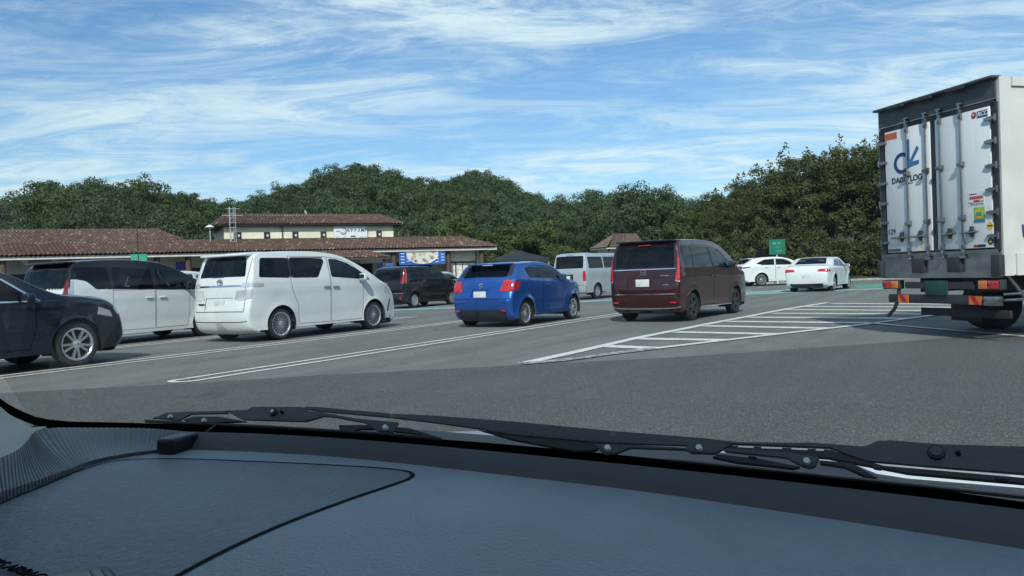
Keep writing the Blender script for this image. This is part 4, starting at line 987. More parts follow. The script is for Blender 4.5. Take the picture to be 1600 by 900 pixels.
def crown_leaves(n, rx, rz, leaf, clumps, seed, spike=0.0, flat=0.35):
    """leaf quads gathered in clumps through a crown; base of the crown at z = 0"""
    g = np.random.default_rng(seed)
    th = g.uniform(0, 2 * math.pi, clumps); cz = g.uniform(-0.75, 1.0, clumps)
    rr = np.sqrt(np.clip(1 - cz ** 2, 0, 1)); sh = g.uniform(0.45, 1.0, clumps) ** 0.6
    cen = np.stack([rr * np.cos(th) * rx * sh, rr * np.sin(th) * rx * sh, (cz * sh + 0.8) * rz], 1) * g.uniform(0.82, 1.08, (clumps, 1))
    rad = g.uniform(0.26, 0.44, clumps) * rx * (22 / clumps) ** 0.33
    ci = g.integers(0, clumps, n)
    d = g.normal(size=(n, 3)); d /= np.linalg.norm(d, axis=1)[:, None]
    d[:, 2] = np.abs(d[:, 2]) * np.where(g.random(n) < 0.82, 1, -0.7)
    rad_l = rad[ci] * g.uniform(0.55, 1.08, n)
    p = cen[ci] + d * rad_l[:, None] * np.array([1, 1, 0.75])
    if spike:
        k = np.where(g.random(n) < spike)[0]; top = np.argsort(-cen[:, 2])[:max(6, clumps // 2)]
        ns = 26; b = top[g.integers(0, len(top), ns)]; base = cen[b] + g.normal(scale=0.16 * rx, size=(ns, 3)) * np.array([1, 1, 0.3])
        ht = rad[b] * 0.6 + g.uniform(0.10, 0.34, ns) * rz; lean = g.normal(scale=0.14, size=(ns, 2))
        j = g.integers(0, ns, len(k)); u = g.random(len(k))
        wob = (1 - u)[:, None] * 0.12 * rx + 0.03
        p[k, :2] = base[j, :2] + lean[j] * (u * ht[j])[:, None] + g.normal(size=(len(k), 2)) * wob
        p[k, 2] = base[j, 2] + u * ht[j]
    nrm = d + g.normal(scale=flat, size=(n, 3)); nrm /= np.linalg.norm(nrm, axis=1)[:, None]
    a = np.cross(nrm, g.normal(size=(n, 3))); a /= np.linalg.norm(a, axis=1)[:, None]; b = np.cross(nrm, a)
    s = leaf * g.uniform(0.55, 1.25, n)[:, None]
    q = np.stack([p - a * s, p - b * s * 0.62 + nrm * s * 0.15, p + a * s, p + b * s * 0.62 + nrm * s * 0.15], 1)
    tint = np.clip(g.normal(0.45, 0.13, n) + (g.random(clumps)[ci] - 0.5) * 0.45, 0, 1)
    return q, tint
def leaf_mesh(name, quads, tint, hue, mat):
    n = len(quads); me = bpy.data.meshes.new(name)
    me.vertices.add(4 * n); me.vertices.foreach_set('co', quads.reshape(-1).astype(np.float32))
    me.loops.add(4 * n); me.loops.foreach_set('vertex_index', np.arange(4 * n, dtype=np.int32))
    me.polygons.add(n); me.polygons.foreach_set('loop_start', np.arange(0, 4 * n, 4, dtype=np.int32))
    try: me.polygons.foreach_set('loop_total', np.full(n, 4, dtype=np.int32))
    except Exception: pass
    for nm, arr in (('tint', tint), ('hue', hue)):
        at = me.attributes.new(nm, 'FLOAT', 'FACE'); at.data.foreach_set('value', np.asarray(arr, dtype=np.float32))
    me.materials.append(MATS[mat]); me.update(calc_edges=True); me.validate()
    return me

SKY = np.array([(-60, .09), (-45, .085), (-36, .095), (-32.36, .1057), (-30.33, .1188), (-28.59, .1252), (-26.8, .1273), (-24.21, .1223), (-21.51, .111), (-19.72, .102), (-17.45, .112), (-15.33, .1229), (-14.03, .1313), (-12.71, .1404), (-10.06, .1478), (-7.4, .136), (-6.53, .120), (-4.7, .130), (-2.87, .1355), (-.14, .1291), (1.42, .106), (2.54, .094), (4.36, .090), (6.65, .098), (8.69, .100), (10.89, .095), (11.95, .084), (15, .084), (25, .09), (45, .08), (60, .07)])
RT, CH = 185.0, 5.0
def hill_z(az, r):
    el = np.interp(az, SKY[:, 0], SKY[:, 1]); top = RT * el + 1.18 - CH
    rb = np.interp(az, [-60, -10, 5, 12, 60], [84, 84, 78, 72, 66])
    t = np.clip((r - rb) / (RT - rb), 0, 1); base = top * (0.55 * t + 0.45 * t * t * (3 - 2 * t))
    far = np.clip((r - RT) / 120.0, 0, 1)
    return base - far * 14 + 0.7 * np.sin(az * 1.3 + r * 0.09) * np.minimum(t * 4, 1)
def build_hills():
    az = np.linspace(-58, 58, 117); rs = np.concatenate([np.linspace(66, 200, 40), np.linspace(206, 330, 12)])
    A, Rr = np.meshgrid(az, rs); Z = hill_z(A, Rr) - 0.06
    V = np.stack([Rr * np.sin(np.radians(A)), Rr * np.cos(np.radians(A)), Z], -1).reshape(-1, 3)
    n = len(az); F = [(i * n + j, i * n + j + 1, (i + 1) * n + j + 1, (i + 1) * n + j) for i in range(len(rs) - 1) for j in range(n - 1)]
    o = mesh_obj('hills', V, F, 'earth', smooth=60); tag(o, kind='structure')
build_hills()

def scatter(name, label, pts, mat, leaf, n_leaf, templates, cat='wood', cull=False):
    Q, Tn, Hu = [], [], []
    T = [crown_leaves(n_leaf, 2.6, 1.9, leaf, 20, 100 + k) for k in range(templates)]
    for (x, y, z, s, sz, hue, tone) in pts:
        q, t = T[rng.integers(0, templates)]
        a = rng.uniform(0, 6.28); c, sn = math.cos(a), math.sin(a)
        M = np.array([[c * s, -sn * s, 0], [sn * s, c * s, 0], [0, 0, sz]])
        q = q @ M.T
        if cull:      # leave out what lies on the far side of each crown
            d2 = np.array([x, y]) / math.hypot(x, y); keep = (q.mean(1)[:, :2] @ d2) < 0.9 * s
            q, t = q[keep], t[keep]
        Q.append(q + np.array([x, y, z])); Tn.append(np.clip(t + tone, 0, 1)); Hu.append(np.full(len(t), hue))
    me = leaf_mesh(name, np.concatenate(Q), np.concatenate(Tn), np.concatenate(Hu), mat)
    o = link(bpy.data.objects.new(name, me)); tag(o, label, cat, kind='stuff'); return o
pts = []
for r in np.arange(80, 200, 4.9):
    k = int(r * R(52) / 4.8)
    for j in range(k):
        a = -36 + 52 * (j + rng.uniform(0, 1)) / k; rr = r + rng.uniform(-2, 2)
        z0 = float(hill_z(a, rr))
        if z0 < 0.4 and rr < 92: continue
        s = rng.uniform(0.85, 1.50)
        hue = 0.0 if rng.random() < 0.96 else rng.uniform(0.15, 0.45)
        pts.append((rr * math.sin(R(a)), rr * math.cos(R(a)), z0 - 0.6, s, s * rng.uniform(0.85, 1.25), hue, rng.normal(-0.02, 0.17)))
# bare-limbed and taller trees along the crest
for a in np.arange(-33, 12, 0.55):
    rr = RT + rng.uniform(-4, 10); s = rng.uniform(0.55, 0.95)
    pts.append((rr * math.sin(R(a)), rr * math.cos(R(a)), float(hill_z(a, rr)) + rng.uniform(-0.2, 1.1), s, s * rng.uniform(0.9, 1.3), 0, rng.normal(0, 0.1)))
scatter('hill_wood', 'dense dark green wood covering the hills behind the rest house', pts, 'leaf_hill', 0.140, 1900, 7, cull=True)
# the rest of the wood round the car park, out of frame
pts = []
for k in range(230):
    a = rng.uniform(62, 318); rr = rng.uniform(58, 84); s = rng.uniform(1.4, 2.3)
    pts.append((rr * math.sin(R(a)), rr * math.cos(R(a)), rng.uniform(-0.5, 1.5), s, s * rng.uniform(1.0, 1.5), 0, rng.normal(0, 0.12)))
scatter('surrounding_wood', 'belt of trees round the far sides of the car park', pts, 'leaf_hill', 0.55, 200, 3)

# single trees
def tree_template(kind, seed):
    g = np.random.default_rng(seed)
    if kind == 'bank':   q, t = crown_leaves(14000, 2.2, 2.6, 0.070, 46, seed, 0.12); h0, mat = 1.6, 'leaf_bank'
    elif kind == 'round': q, t = crown_leaves(11000, 3.2, 3.2, 0.105, 44, seed, 0.0); h0, mat = 1.4, 'leaf_hill'
    elif kind == 'shrub': q, t = crown_leaves(4200, 1.15, 0.95, 0.058, 24, seed, 0.12); h0, mat = 0.05, 'leaf_bank'
    else: q, t = crown_leaves(6500, 2.4, 2.2, 0.115, 30, seed, 0.0); h0, mat = 0.7, 'leaf_light'
    q = q + np.array([0, 0, h0])
    hue = np.where(g.random(len(t)) < (0.16 if kind in ('bank', 'shrub') else 0.05), g.uniform(0.3, 0.9, len(t)), 0.0)
    me = leaf_mesh('crown', q, t, hue, mat)
    m = MB(); H = {'bank': 4.6, 'round': 5.0, 'shrub': 1.0, 'light': 3.4}[kind]; r0 = {'bank': 0.14, 'round': 0.24, 'shrub': 0.04, 'light': 0.12}[kind]
    p = Vector((0, 0, -0.3)); k = 5
    for i in range(k):
        nx = Vector((g.uniform(-.12, .12), g.uniform(-.12, .12), -0.3 + (H + 0.3) * (i + 1) / k)); m.tube(p, nx, r0 * (1 - 0.16 * i), r0 * (1 - 0.16 * (i + 1)), 7)
        if i >= 1:
            for j in range(3):
                a = g.uniform(0, 6.28); ln = H * g.uniform(0.22, 0.42); e = p + Vector((math.cos(a) * ln, math.sin(a) * ln, ln * g.uniform(0.35, 0.9)))
                m.tube(p, e, r0 * 0.45, r0 * 0.12, 5)
        p = nx
    o = m.build('trunk', 'bark', smooth=50); tm = o.data; bpy.data.objects.remove(o)
    return me, tm
TT = {k: [tree_template(k, 500 + 17 * i + j) for j in range(c)] for i, (k, c) in enumerate((('bank', 4), ('round', 2), ('shrub', 3), ('light', 3)))}
def tree(name, kind, x, y, z, s, sz, label, cat='tree', group=None, i=0):
    t = empty(name, (x, y, z), rng.uniform(0, 6.28), label, cat, group); t.scale = (s, s, sz)
    me, tm = TT[kind][i % len(TT[kind])]
    link(bpy.data.objects.new('trunk', tm), t); link(bpy.data.objects.new('crown', me), t); return t
# earth bank under the trees on the right
bk = np.array([(12.2, 55), (14.2, 51.6), (20, 50.8), (30, 50.4), (46, 49.8)]); rows = []
for d, z in ((0, 0.02), (2.0, 0.35), (5, 1.2), (11, 2.2), (22, 3.0)):
    rows.append([(x + d * 0.30, y + d * 0.95, z) for x, y in bk])
V = [p for r_ in rows for p in r_]; F = [(i * 5 + j, i * 5 + j + 1, (i + 1) * 5 + j + 1, (i + 1) * 5 + j) for i in range(4) for j in range(4)]
tag(mesh_obj('bank', V, F, 'earth', smooth=60), kind='structure')
GB = 'trees on the bank at the right'
front = [(14.6, 55.8, 0.78), (16.4, 55.2, 0.92), (18.3, 55.0, 1.02), (20.1, 54.4, 1.22), (21.8, 54.6, 1.28), (23.6, 54.2, 1.30), (25.2, 54.6, 1.34), (27.0, 54.0, 1.36)]
side_words = ['leftmost of the front row on the right bank, low and bushy', 'second of the front row on the right bank, behind the maroon minivan', 'third of the front row on the right bank, left of the green sign', 'fourth of the front row on the right bank, above the green sign', 'fifth of the front row on the right bank, behind the white crossover', 'sixth of the front row on the right bank, behind the white saloon', 'tall tree of the front row just left of the lorry', 'tall tree partly hidden by the lorry box']
for i, (x, y, s) in enumerate(front):
    tree('bank_tree', 'bank', x, y, 0.5, s * 0.95, s * 1.00, 'evergreen tree, ' + side_words[i], group=GB, i=i)
for i, (x, y, s, w) in enumerate([(17.0, 59.5, 1.0, 'rear row of the right bank, behind its second front tree'), (19.6, 60, 1.18, 'rear row of the right bank, above its third front tree'), (22.6, 60, 1.34, 'rear row of the right bank, left of the lorry'), (26.0, 60, 1.42, 'rear row of the right bank, beside the lorry roof')]):
    tree('bank_tree', 'bank', x, y, 1.2, s * 1.08, s * 0.96, 'evergreen tree in the ' + w, group=GB, i=i + 1)
GS = 'shrubs along the kerb of the bank'
sw = ['leftmost', 'second', 'third', 'fourth', 'fifth', 'sixth', 'seventh', 'eighth', 'ninth', 'tenth', 'eleventh', 'twelfth', 'thirteenth']
for i in range(13):
    x = 13.6 + i * 1.12; y = 53.0 - (0.9 if i > 1 else -1.4) + rng.uniform(-0.3, 0.5); s = rng.uniform(0.85, 1.5)
    tree('shrub', 'shrub', x, y, 0.08, s, s * rng.uniform(0.9, 1.5), 'green and straw-coloured shrub on the right bank, %s along the kerb' % sw[i], 'shrub', GS, i)
GM = 'trees at the foot of the hill'
for i, (k, x, y, z, s, sz, w) in enumerate([
        ('round', 9.9, 108, 0.6, 1.15, 1.25, 'lone rounded tree on the skyline left of the big round tree'),
        ('round', 11.9, 78, 0.2, 1.12, 1.28, 'big round dark tree behind the roof of the maroon minivan'),
        ('round', 15.2, 80, 0.5, 0.85, 1.12, 'dark round tree at the right of the big round tree'),
        ('round', 7.6, 84, 0.5, 0.80, 0.95, 'dark tree at the left of the big round tree'),
        ('bank', 17.5, 70, 1.0, 1.05, 1.0, 'spiky tree on the skyline between the round tree and the right bank'),
        ('light', 15.4, 68, 0.6, 1.1, 1.2, 'light green tree in the dip right of the maroon minivan'),
        ('light', -5.6, 84, 0.5, 1.0, 1.35, 'pale green tree just right of the upper tiled roof'),
        ('light', -2.4, 86, 0.6, 1.15, 1.25, 'pale green tree above the right end of the long tiled roof'),
        ('light', 1.0, 85, 0.4, 1.2, 1.15, 'pale green tree right of the rest house end wall'),
        ('light', 4.2, 86, 0.5, 1.2, 1.2, 'pale green tree above the black tent'),
        ('light', 6.9, 75, 0.2, 0.9, 0.8, 'low yellowish tree left of the brown roofed shelter'),
        ('light', 3.6, 76, 0.0, 0.9, 0.75, 'low yellowish tree above the blue hatchback'),
        ('light', 0.3, 76, 0.0, 0.85, 0.7, 'low bush at the right end of the rest house'),
        ('light', -27.4, 76, 0.3, 1.1, 1.35, 'yellow green tree between the two tiled ridges on the left'),
        ('light', -23.2, 80, 0.5, 1.1, 1.2, 'light green tree left of the upper tiled roof')]):
    tree('hillside_tree', k, x, y, z + float(max(0, hill_z(math.degrees(math.atan2(x, y)), math.hypot(x, y)))), s, sz, w, group=GM, i=i)
# ------------------------------------------------------------------ rest house with tiled roofs
def tile_mat(name, a, b, c):
    m, N, L, P = new_mat(name)
    at = N.new('ShaderNodeAttribute'); at.attribute_name = 'tint'
    r = N.new('ShaderNodeValToRGB'); e = r.color_ramp.elements
    e[0].position = 0; e[0].color = (*a, 1); e[1].position = 1; e[1].color = (*c, 1)
    k = e.new(0.55); k.color = (*b, 1)
    L.new(at.outputs['Fac'], r.inputs[0])
    g = noise_fac(N, L, 5.0, 4)
    L.new(mixc(N, L, g, mixc(N, L, 0.35, r.outputs[0], (0.05, 0.04, 0.04)), r.outputs[0]), P.inputs['Base Color'])
    P.inputs['Roughness'].default_value = 0.7
tile_mat('tile', (0.070, 0.040, 0.030), (0.135, 0.074, 0.050), (0.36, 0.26, 0.18))
tile_mat('tile_plain', (0.12, 0.080, 0.058), (0.155, 0.105, 0.076), (0.20, 0.14, 0.105))
simple('mortar', (0.50, 0.46, 0.41), 0.9, var=0.3)
simple('cream_wall', (0.77, 0.72, 0.57), 0.85, var=0.07, scale=1.2)
simple('white_fascia', (0.55, 0.56, 0.54), 0.8, var=0.1)
simple('brown_wood', (0.085, 0.055, 0.042), 0.75, var=0.25)
simple('dark_frame', (0.03, 0.026, 0.024), 0.6)
simple('sign_white', (0.74, 0.77, 0.78), 0.5, var=0.04)
simple('ink_dark', (0.015, 0.017, 0.022), 0.6)
simple('ink_blue', (0.012, 0.045, 0.17), 0.5)
simple('ink_sky', (0.045, 0.17, 0.38), 0.5)
simple('ink_red', (0.42, 0.03, 0.025), 0.5)
simple('sign_green', (0.012, 0.14, 0.085), 0.55)
simple('banner_green', (0.04, 0.34, 0.22), 0.7)
simple('banner_blue', (0.03, 0.11, 0.42), 0.7, var=0.5, scale=7)
simple('screen_purple', (0.10, 0.06, 0.36), 0.4)
simple('tent_black', (0.018, 0.021, 0.028), 0.7)
simple('shop_glass', (0.03, 0.035, 0.04), 0.08)
simple('galvanised', (0.55, 0.58, 0.60), 0.4, 0.6)
simple('paper', (0.70, 0.68, 0.58), 0.8, var=0.2, scale=4)

UU = Vector((0.89, 0.456, 0)).normalized(); VV = Vector((-UU.y, UU.x, 0)); B0 = Vector((-33, 51.5, 0))
house = empty('rest_house', B0, math.atan2(UU.y, UU.x), 'long cream rest house with brown barrel-tiled roofs and an upper storey with a white sign', 'building')
def tiled(name, p0, p1, p2, p3, parent, mat='tile', pitch=0.27, row=0.36):
    """barrel tiles over the slope p0-p1 (eave) to p3-p2 (top); local house coordinates"""
    p0, p1, p2, p3 = map(Vector, (p0, p1, p2, p3))
    n_ = (p1 - p0).cross(p3 - p0).normalized()
    if n_.z < 0: n_ = -n_
    Lw = max((p1 - p0).length, (p2 - p3).length); Ls = max((p3 - p0).length, (p2 - p1).length)
    nc = max(2, int(Lw / pitch)); nr = max(2, int(Ls / row)); k = 6; vs, fs, tn = [], [], []
    prof = [0.0, 0.045, 0.080, 0.092, 0.080, 0.045]
    nx = nc * k + 1
    for r in range(nr):
        for e in (0, 1):
            t = (r + e) / nr; lift = 0.030 * (1 - e)
            a, b = p0.lerp(p3, t), p1.lerp(p2, t)
            for i in range(nx):
                q = a.lerp(b, i / (nx - 1)) + n_ * (prof[i % k] + lift); vs.append(tuple(q))
    tint = np.clip(rng.normal(0.42, 0.20, (nr, nc)), 0, 1)
    for r in range(nr):
        b0 = r * 2 * nx
        for i in range(nx - 1):
            fs.append((b0 + i, b0 + i + 1, b0 + nx + i + 1, b0 + nx + i)); tn.append(tint[r, min(nc - 1, i // k)])
        if r < nr - 1:
            b1 = b0 + nx
            for i in range(nx - 1): fs.append((b1 + i, b1 + i + 1, b1 + nx + i + 1, b1 + nx + i)); tn.append(0.05)
    o = mesh_obj(name, vs, fs, mat, parent)
    at = o.data.attributes.new('tint', 'FLOAT', 'FACE'); at.data.foreach_set('value', np.asarray(tn, dtype=np.float32))
    return o
def ridge(p, q, parent, r=0.10, every=0.235, mat='brown_wood'):
    p, q = Vector(p), Vector(q); m = MB(); d = q - p; n = max(1, int(d.length / 0.4))
    for i in range(n): m.tube(p + d * (i / n), p + d * ((i + 1) / n), r * 1.06, r * 0.94, 8)
    o = m.build('ridge', mat, parent, smooth=50)
    m = MB(); k = int(d.length / every); sidev = Vector((d.y, -d.x, 0)).normalized() if abs(d.x) + abs(d.y) > 1e-6 else Vector((0, -1, 0))
    for i in range(k):
        c = p + d * ((i + 0.5) / k) + sidev * (r * 0.9) - Vector((0, 0, r * 0.55)); m.box(c, (0.09, 0.05, 0.07))
        c = p + d * ((i + 0.5) / k) - sidev * (r * 0.9) - Vector((0, 0, r * 0.55)); m.box(c, (0.09, 0.05, 0.07))
    m.build('ridge_mortar', 'mortar', o)
    return o
# long lower roof (front slope, hip at the right end)
rf = tiled('roof', (-14, 0, 3.62), (35.9, 0, 3.62), (34.1, 3, 4.58), (-14, 3, 4.58), house)
tiled('roof_hip', (35.9, 0, 3.62), (35.9, 6.2, 3.62), (34.1, 3.2, 4.58), (34.1, 3, 4.58), house)
ridge((-14, 3.0, 4.64), (10.6, 3.0, 4.64), house); ridge((14.2, 3.0, 4.62), (34.1, 3.0, 4.64), house); ridge((34.1, 3.0, 4.62), (35.9, 0.0, 3.70), house, 0.08)
ridge((10.6, 3.0, 4.64), (14.2, 3.0, 4.62), house, 0.09)
tiled('roof', (35.9, 6.2, 3.62), (-14, 6.2, 3.62), (-14, 3.05, 4.58), (34.1, 3.05, 4.58), house, pitch=0.5)
# rear left roof
tiled('roof', (-14, 4.0, 4.72), (11.5, 4.0, 4.72), (9.95, 7, 5.68), (-14, 7, 5.68), house)
tiled('roof_hip', (11.5, 4.0, 4.72), (11.5, 10, 4.72), (9.95, 7.1, 5.68), (9.95, 7, 5.68), house)
ridge((-14, 7, 5.74), (9.95, 7, 5.74), house); ridge((9.95, 7, 5.70), (11.5, 4.0, 4.80), house, 0.08)
# upper storey
m = MB(); m.box((21.0, 6.0, 4.95), (13.4, 6.0, 1.9)); m.build('upper_wall', 'cream_wall', house)
tiled('upper_roof', (13.5, 2.55, 5.78), (28.4, 2.55, 5.78), (27.6, 5.6, 6.70), (14.7, 5.6, 6.70), house)
tiled('upper_roof_hip', (13.5, 9.4, 5.74), (13.5, 2.25, 5.74), (14.7, 5.6, 6.70), (14.7, 5.7, 6.70), house)
tiled('upper_roof_hip', (28.4, 2.25, 5.74), (28.4, 9.4, 5.74), (27.6, 5.7, 6.70), (27.6, 5.6, 6.70), house)
ridge((14.7, 5.6, 6.76), (27.6, 5.6, 6.76), house); ridge((14.7, 5.6, 6.72), (13.5, 2.25, 5.84), house, 0.08); ridge((27.6, 5.6, 6.72), (28.4, 2.25, 5.84), house, 0.08)
m = MB(); m.box((20.95, 2.66, 5.70), (14.7, 0.08, 0.12)); m.box((13.62, 5.9, 5.68), (0.08, 6.9, 0.14)); m.box((28.28, 5.9, 5.68), (0.08, 6.9, 0.14)); m.box((20.95, 5.7, 5.72), (14.5, 6.4, 0.04)); m.build('upper_eave', 'dark_frame', house)
for x in (15.31, 17.45, 19.62, 21.84, 26.45):
    w = MB(); w.box((x, 2.985, 4.98), (0.46, 0.06, 0.52)).build('window', 'dark_frame', house)
    MB().box((x, 2.975, 4.98), (0.30, 0.06, 0.36)).build('pane', 'shop_glass', w and house.children[-1])
    MB().box((x + 0.04, 2.965, 4.95), (0.15, 0.06, 0.17)).build('blind', 'paper', house.children[-1])
MB().tube((18.62, 2.93, 4.5), (18.62, 2.93, 5.66), 0.045).build('downpipe', 'dark_frame', house)
# sign board on the upper wall
def text_obj(txt, size, mat, parent, name='lettering', loc=(0, 0, 0), rot=(0, 0, 0), depth=0.004, align='CENTER', shear=0.0, sx=1.0, bold=0.0):
    cu = bpy.data.curves.new(name, 'FONT'); cu.body = txt; cu.size = size; cu.align_x = align; cu.align_y = 'CENTER'; cu.extrude = depth; cu.shear = shear; cu.offset = bold; cu.resolution_u = 3
    t = bpy.data.objects.new(name, cu); COL.objects.link(t)
    dg = bpy.context.evaluated_depsgraph_get(); me = bpy.data.meshes.new_from_object(t.evaluated_get(dg))
    bpy.data.objects.remove(t)
    me.materials.clear(); me.materials.append(MATS[mat])
    o = link(bpy.data.objects.new(name, me), parent); o.location = loc; o.rotation_euler = rot; o.scale = (sx, 1, 1); return o
sb = MB(); sb.box((24.02, 2.86, 5.17), (2.76, 0.14, 0.98)); sb = sb.build('sign_board', 'sign_white', house)
FR = (R(90), 0, 0)
text_obj('モテナス神戸', 0.30, 'ink_dark', sb, loc=(24.55, 2.78, 5.26), rot=FR, bold=0.006)
text_obj('道の駅', 0.10, 'ink_dark', sb, loc=(22.98, 2.78, 5.22), rot=FR)
lg = MB(); arc = [(23.42 + 0.23 * math.cos(t), 2.78, 5.22 + 0.25 * math.sin(t)) for t in np.linspace(R(-170), R(100), 20)]
lg.path(arc, 0.030, 6); lg.path([(23.42 + 0.11 * math.cos(t), 2.78, 5.19 + 0.10 * math.sin(t)) for t in np.linspace(R(200), R(340), 8)], 0.014, 5)
lg.tube((23.36, 2.79, 5.30), (23.36, 2.77, 5.30), 0.022); lg.tube((23.48, 2.79, 5.30), (23.48, 2.77, 5.30), 0.022)
lg.build('logo', 'ink_dark', sb, smooth=40)
m = MB()
for x in (22.9, 23.5, 24.9, 25.3): m.box((x, 2.78, 4.77), (0.26, 0.01, 0.05))
m.build('sign_line', 'galvanised', sb); MB().box((24.2, 2.775, 4.80), (0.42, 0.01, 0.09)).build('sign_tab', 'ink_dark', sb)
# walls under the long eave
m = MB(); m.box((10.5, 3.2, 1.75), (49, 0.2, 3.5)); m.box((35.4, 4.6, 1.75), (0.2, 3.0, 3.5)); m.build('wall', 'cream_wall', house)
m = MB(); m.box((10.9, 0.18, 3.47), (49.8, 0.10, 0.20)); m.box((35.78, 3.0, 3.47), (0.10, 5.8, 0.20)); m.build('fascia', 'white_fascia', house)
m = MB(); m.box((10.9, 1.7, 3.53), (49.6, 3.2, 0.05)); m.build('soffit', 'brown_wood', house)
for x in (-8, -3.6, 0.2, 4.0, 9.42, 11.47, 14.6, 18.0, 21.4, 26.83, 31.56, 34.6):
    MB().tube((x, 0.6, 0), (x, 0.6, 3.5), 0.22, 0.20, 10).build('column', 'brown_wood', house, smooth=50)
for x in (1.5, 3.2, 4.9, 6.6): MB().box((x, 0.28, 3.22), (0.36, 0.25, 0.34)).build('beam_end', 'dark_frame', house)
for x, w in ((1.0, 3.4), (5.4, 3.2), (10.4, 1.6), (13.0, 2.6), (16.4, 2.8), (20.0, 2.8), (24.2, 3.2), (29.2, 3.6)):
    f = MB().box((x, 3.06, 1.35), (w, 0.10, 2.5)).build('shop_window', 'dark_frame', house)
    k = max(2, int(w / 0.9))
    for i in range(k): MB().box((x - w / 2 + w * (i + 0.5) / k, 3.03, 1.32), (w / k - 0.08, 0.08, 2.3)).build('pane', 'shop_glass', f)
m = MB(); m.box((33.1, 1.4, 3.0), (2.5, 0.16, 1.0)); m.box((29.2, 1.6, 3.05), (4.2, 0.12, 0.9)); m.box((25.4, 1.6, 3.0), (2.2, 0.12, 0.9)); m.build('upper_wall_panel', 'cream_wall', house)
dr = MB().box((33.1, 1.42, 1.28), (2.5, 0.08, 2.40)).build('door_frame', 'brown_wood', house)
for x in (32.2, 32.85, 33.45, 34.05): MB().box((x, 1.38, 1.25), (0.52, 0.06, 2.2)).build('pane', 'paper', dr)
wf_ = MB().box((2.2, 2.9, 2.95), (9.0, 0.12, 0.9)).build('white_panel', 'white_fascia', house)
# small porch roof in front of the entrance
tiled('porch_roof', (17.6, -2.6, 2.86), (25.5, -2.6, 2.86), (24.3, -0.1, 3.50), (17.6, -0.1, 3.50), house)
ridge((24.3, -0.1, 3.50), (25.5, -2.6, 2.92), house, 0.07); ridge((17.6, -0.1, 3.52), (24.3, -0.1, 3.52), house, 0.07)
tiled('porch_hip', (25.5, -2.6, 2.86), (25.5, -0.1, 2.86), (24.3, -0.05, 3.50), (24.3, -0.1, 3.50), house)
for x in (18.0, 21.5, 25.1): MB().tube((x, -2.2, 0), (x, -2.2, 2.85), 0.13, 0.12, 10).build('porch_column', 'brown_wood', house, smooth=50)
m = MB(); m.box((21.5, -2.5, 2.82), (7.8, 0.08, 0.12)); m.build('porch_fascia', 'brown_wood', house)
# things hung on the house
def at_house(x, y, z): return house.matrix_world @ Vector((x, y, z))
bpy.context.view_layer.update()
HR = math.atan2(UU.y, UU.x)
def food_print():
    m, N, L, P = new_mat('food_print')
    tc = N.new('ShaderNodeTexCoord'); v = N.new('ShaderNodeTexVoronoi'); v.inputs['Scale'].default_value = 2.6; L.new(tc.outputs['Object'], v.inputs['Vector'])
    mr = N.new('ShaderNodeMapRange'); mr.inputs[1].default_value = 0.15; mr.inputs[2].default_value = 0.55; L.new(v.outputs[0], mr.inputs[0])
    L.new(mixc(N, L, mr.outputs[0], (0.20, 0.12, 0.075), (0.66, 0.62, 0.55)), P.inputs['Base Color']); P.inputs['Roughness'].default_value = 0.7
food_print()
bn = empty('hanging_banner', at_house(29.15, 0.25, 2.25), HR, 'blue framed banner with a pale food picture hung under the tiled eave', 'banner')
MB().box((0, 0, 0.62), (4.0, 0.03, 1.15)).build('banner_cloth', 'banner_blue', bn)
pv = [(-1.35, -0.025, 1.10), (1.35, -0.025, 1.10), (1.25, -0.025, 0.55), (0.7, -0.025, 0.22), (0, -0.025, 0.14), (-0.7, -0.025, 0.22), (-1.25, -0.025, 0.55)]
mesh_obj('picture', pv, [tuple(range(7))[::-1]], 'food_print', bn)
MB().path([(-1.37, -0.03, 1.11), (-1.27, -0.03, 0.55), (-0.7, -0.03, 0.2), (0, -0.03, 0.11), (0.7, -0.03, 0.2), (1.27, -0.03, 0.55), (1.37, -0.03, 1.11)], 0.03, 5).build('border', 'sign_white', bn)
m = MB()
for k in range(16): m.box((-1.9 + 0.5 * (k % 2) + (2.95 if k > 7 else 0) + 0.2, -0.022, 0.25 + 0.12 * (k % 8)), (0.30, 0.01, 0.06))
m.build('print_lines', 'sign_white', bn)
bl = MB().box((0, 0, 0), (1.3, 0.04, 0.9)).build('blue_notice', 'banner_blue'); put(bl, at_house(26.0, 0.3, 2.05), (0, 0, HR)); tag(bl, 'plain blue notice beside the food banner', 'notice')
gb = MB().box((0, 0, 0), (1.0, 0.03, 0.72)).build('green_banner', 'banner_green'); put(gb, at_house(8.25, 0.08, 3.24), (0, 0, HR)); tag(gb, 'small green banner hung from the eave above the two-tone minivan', 'banner')
ps = empty('wall_screen', at_house(11.1, 1.9, 2.74), HR, 'purple screen hung between two brown columns', 'screen'); MB().box((0, 0.03, 0), (0.72, 0.06, 0.60)).build('housing', 'dark_frame', ps); MB().box((0, 0, 0), (0.62, 0.02, 0.50)).build('panel', 'screen_purple', ps)
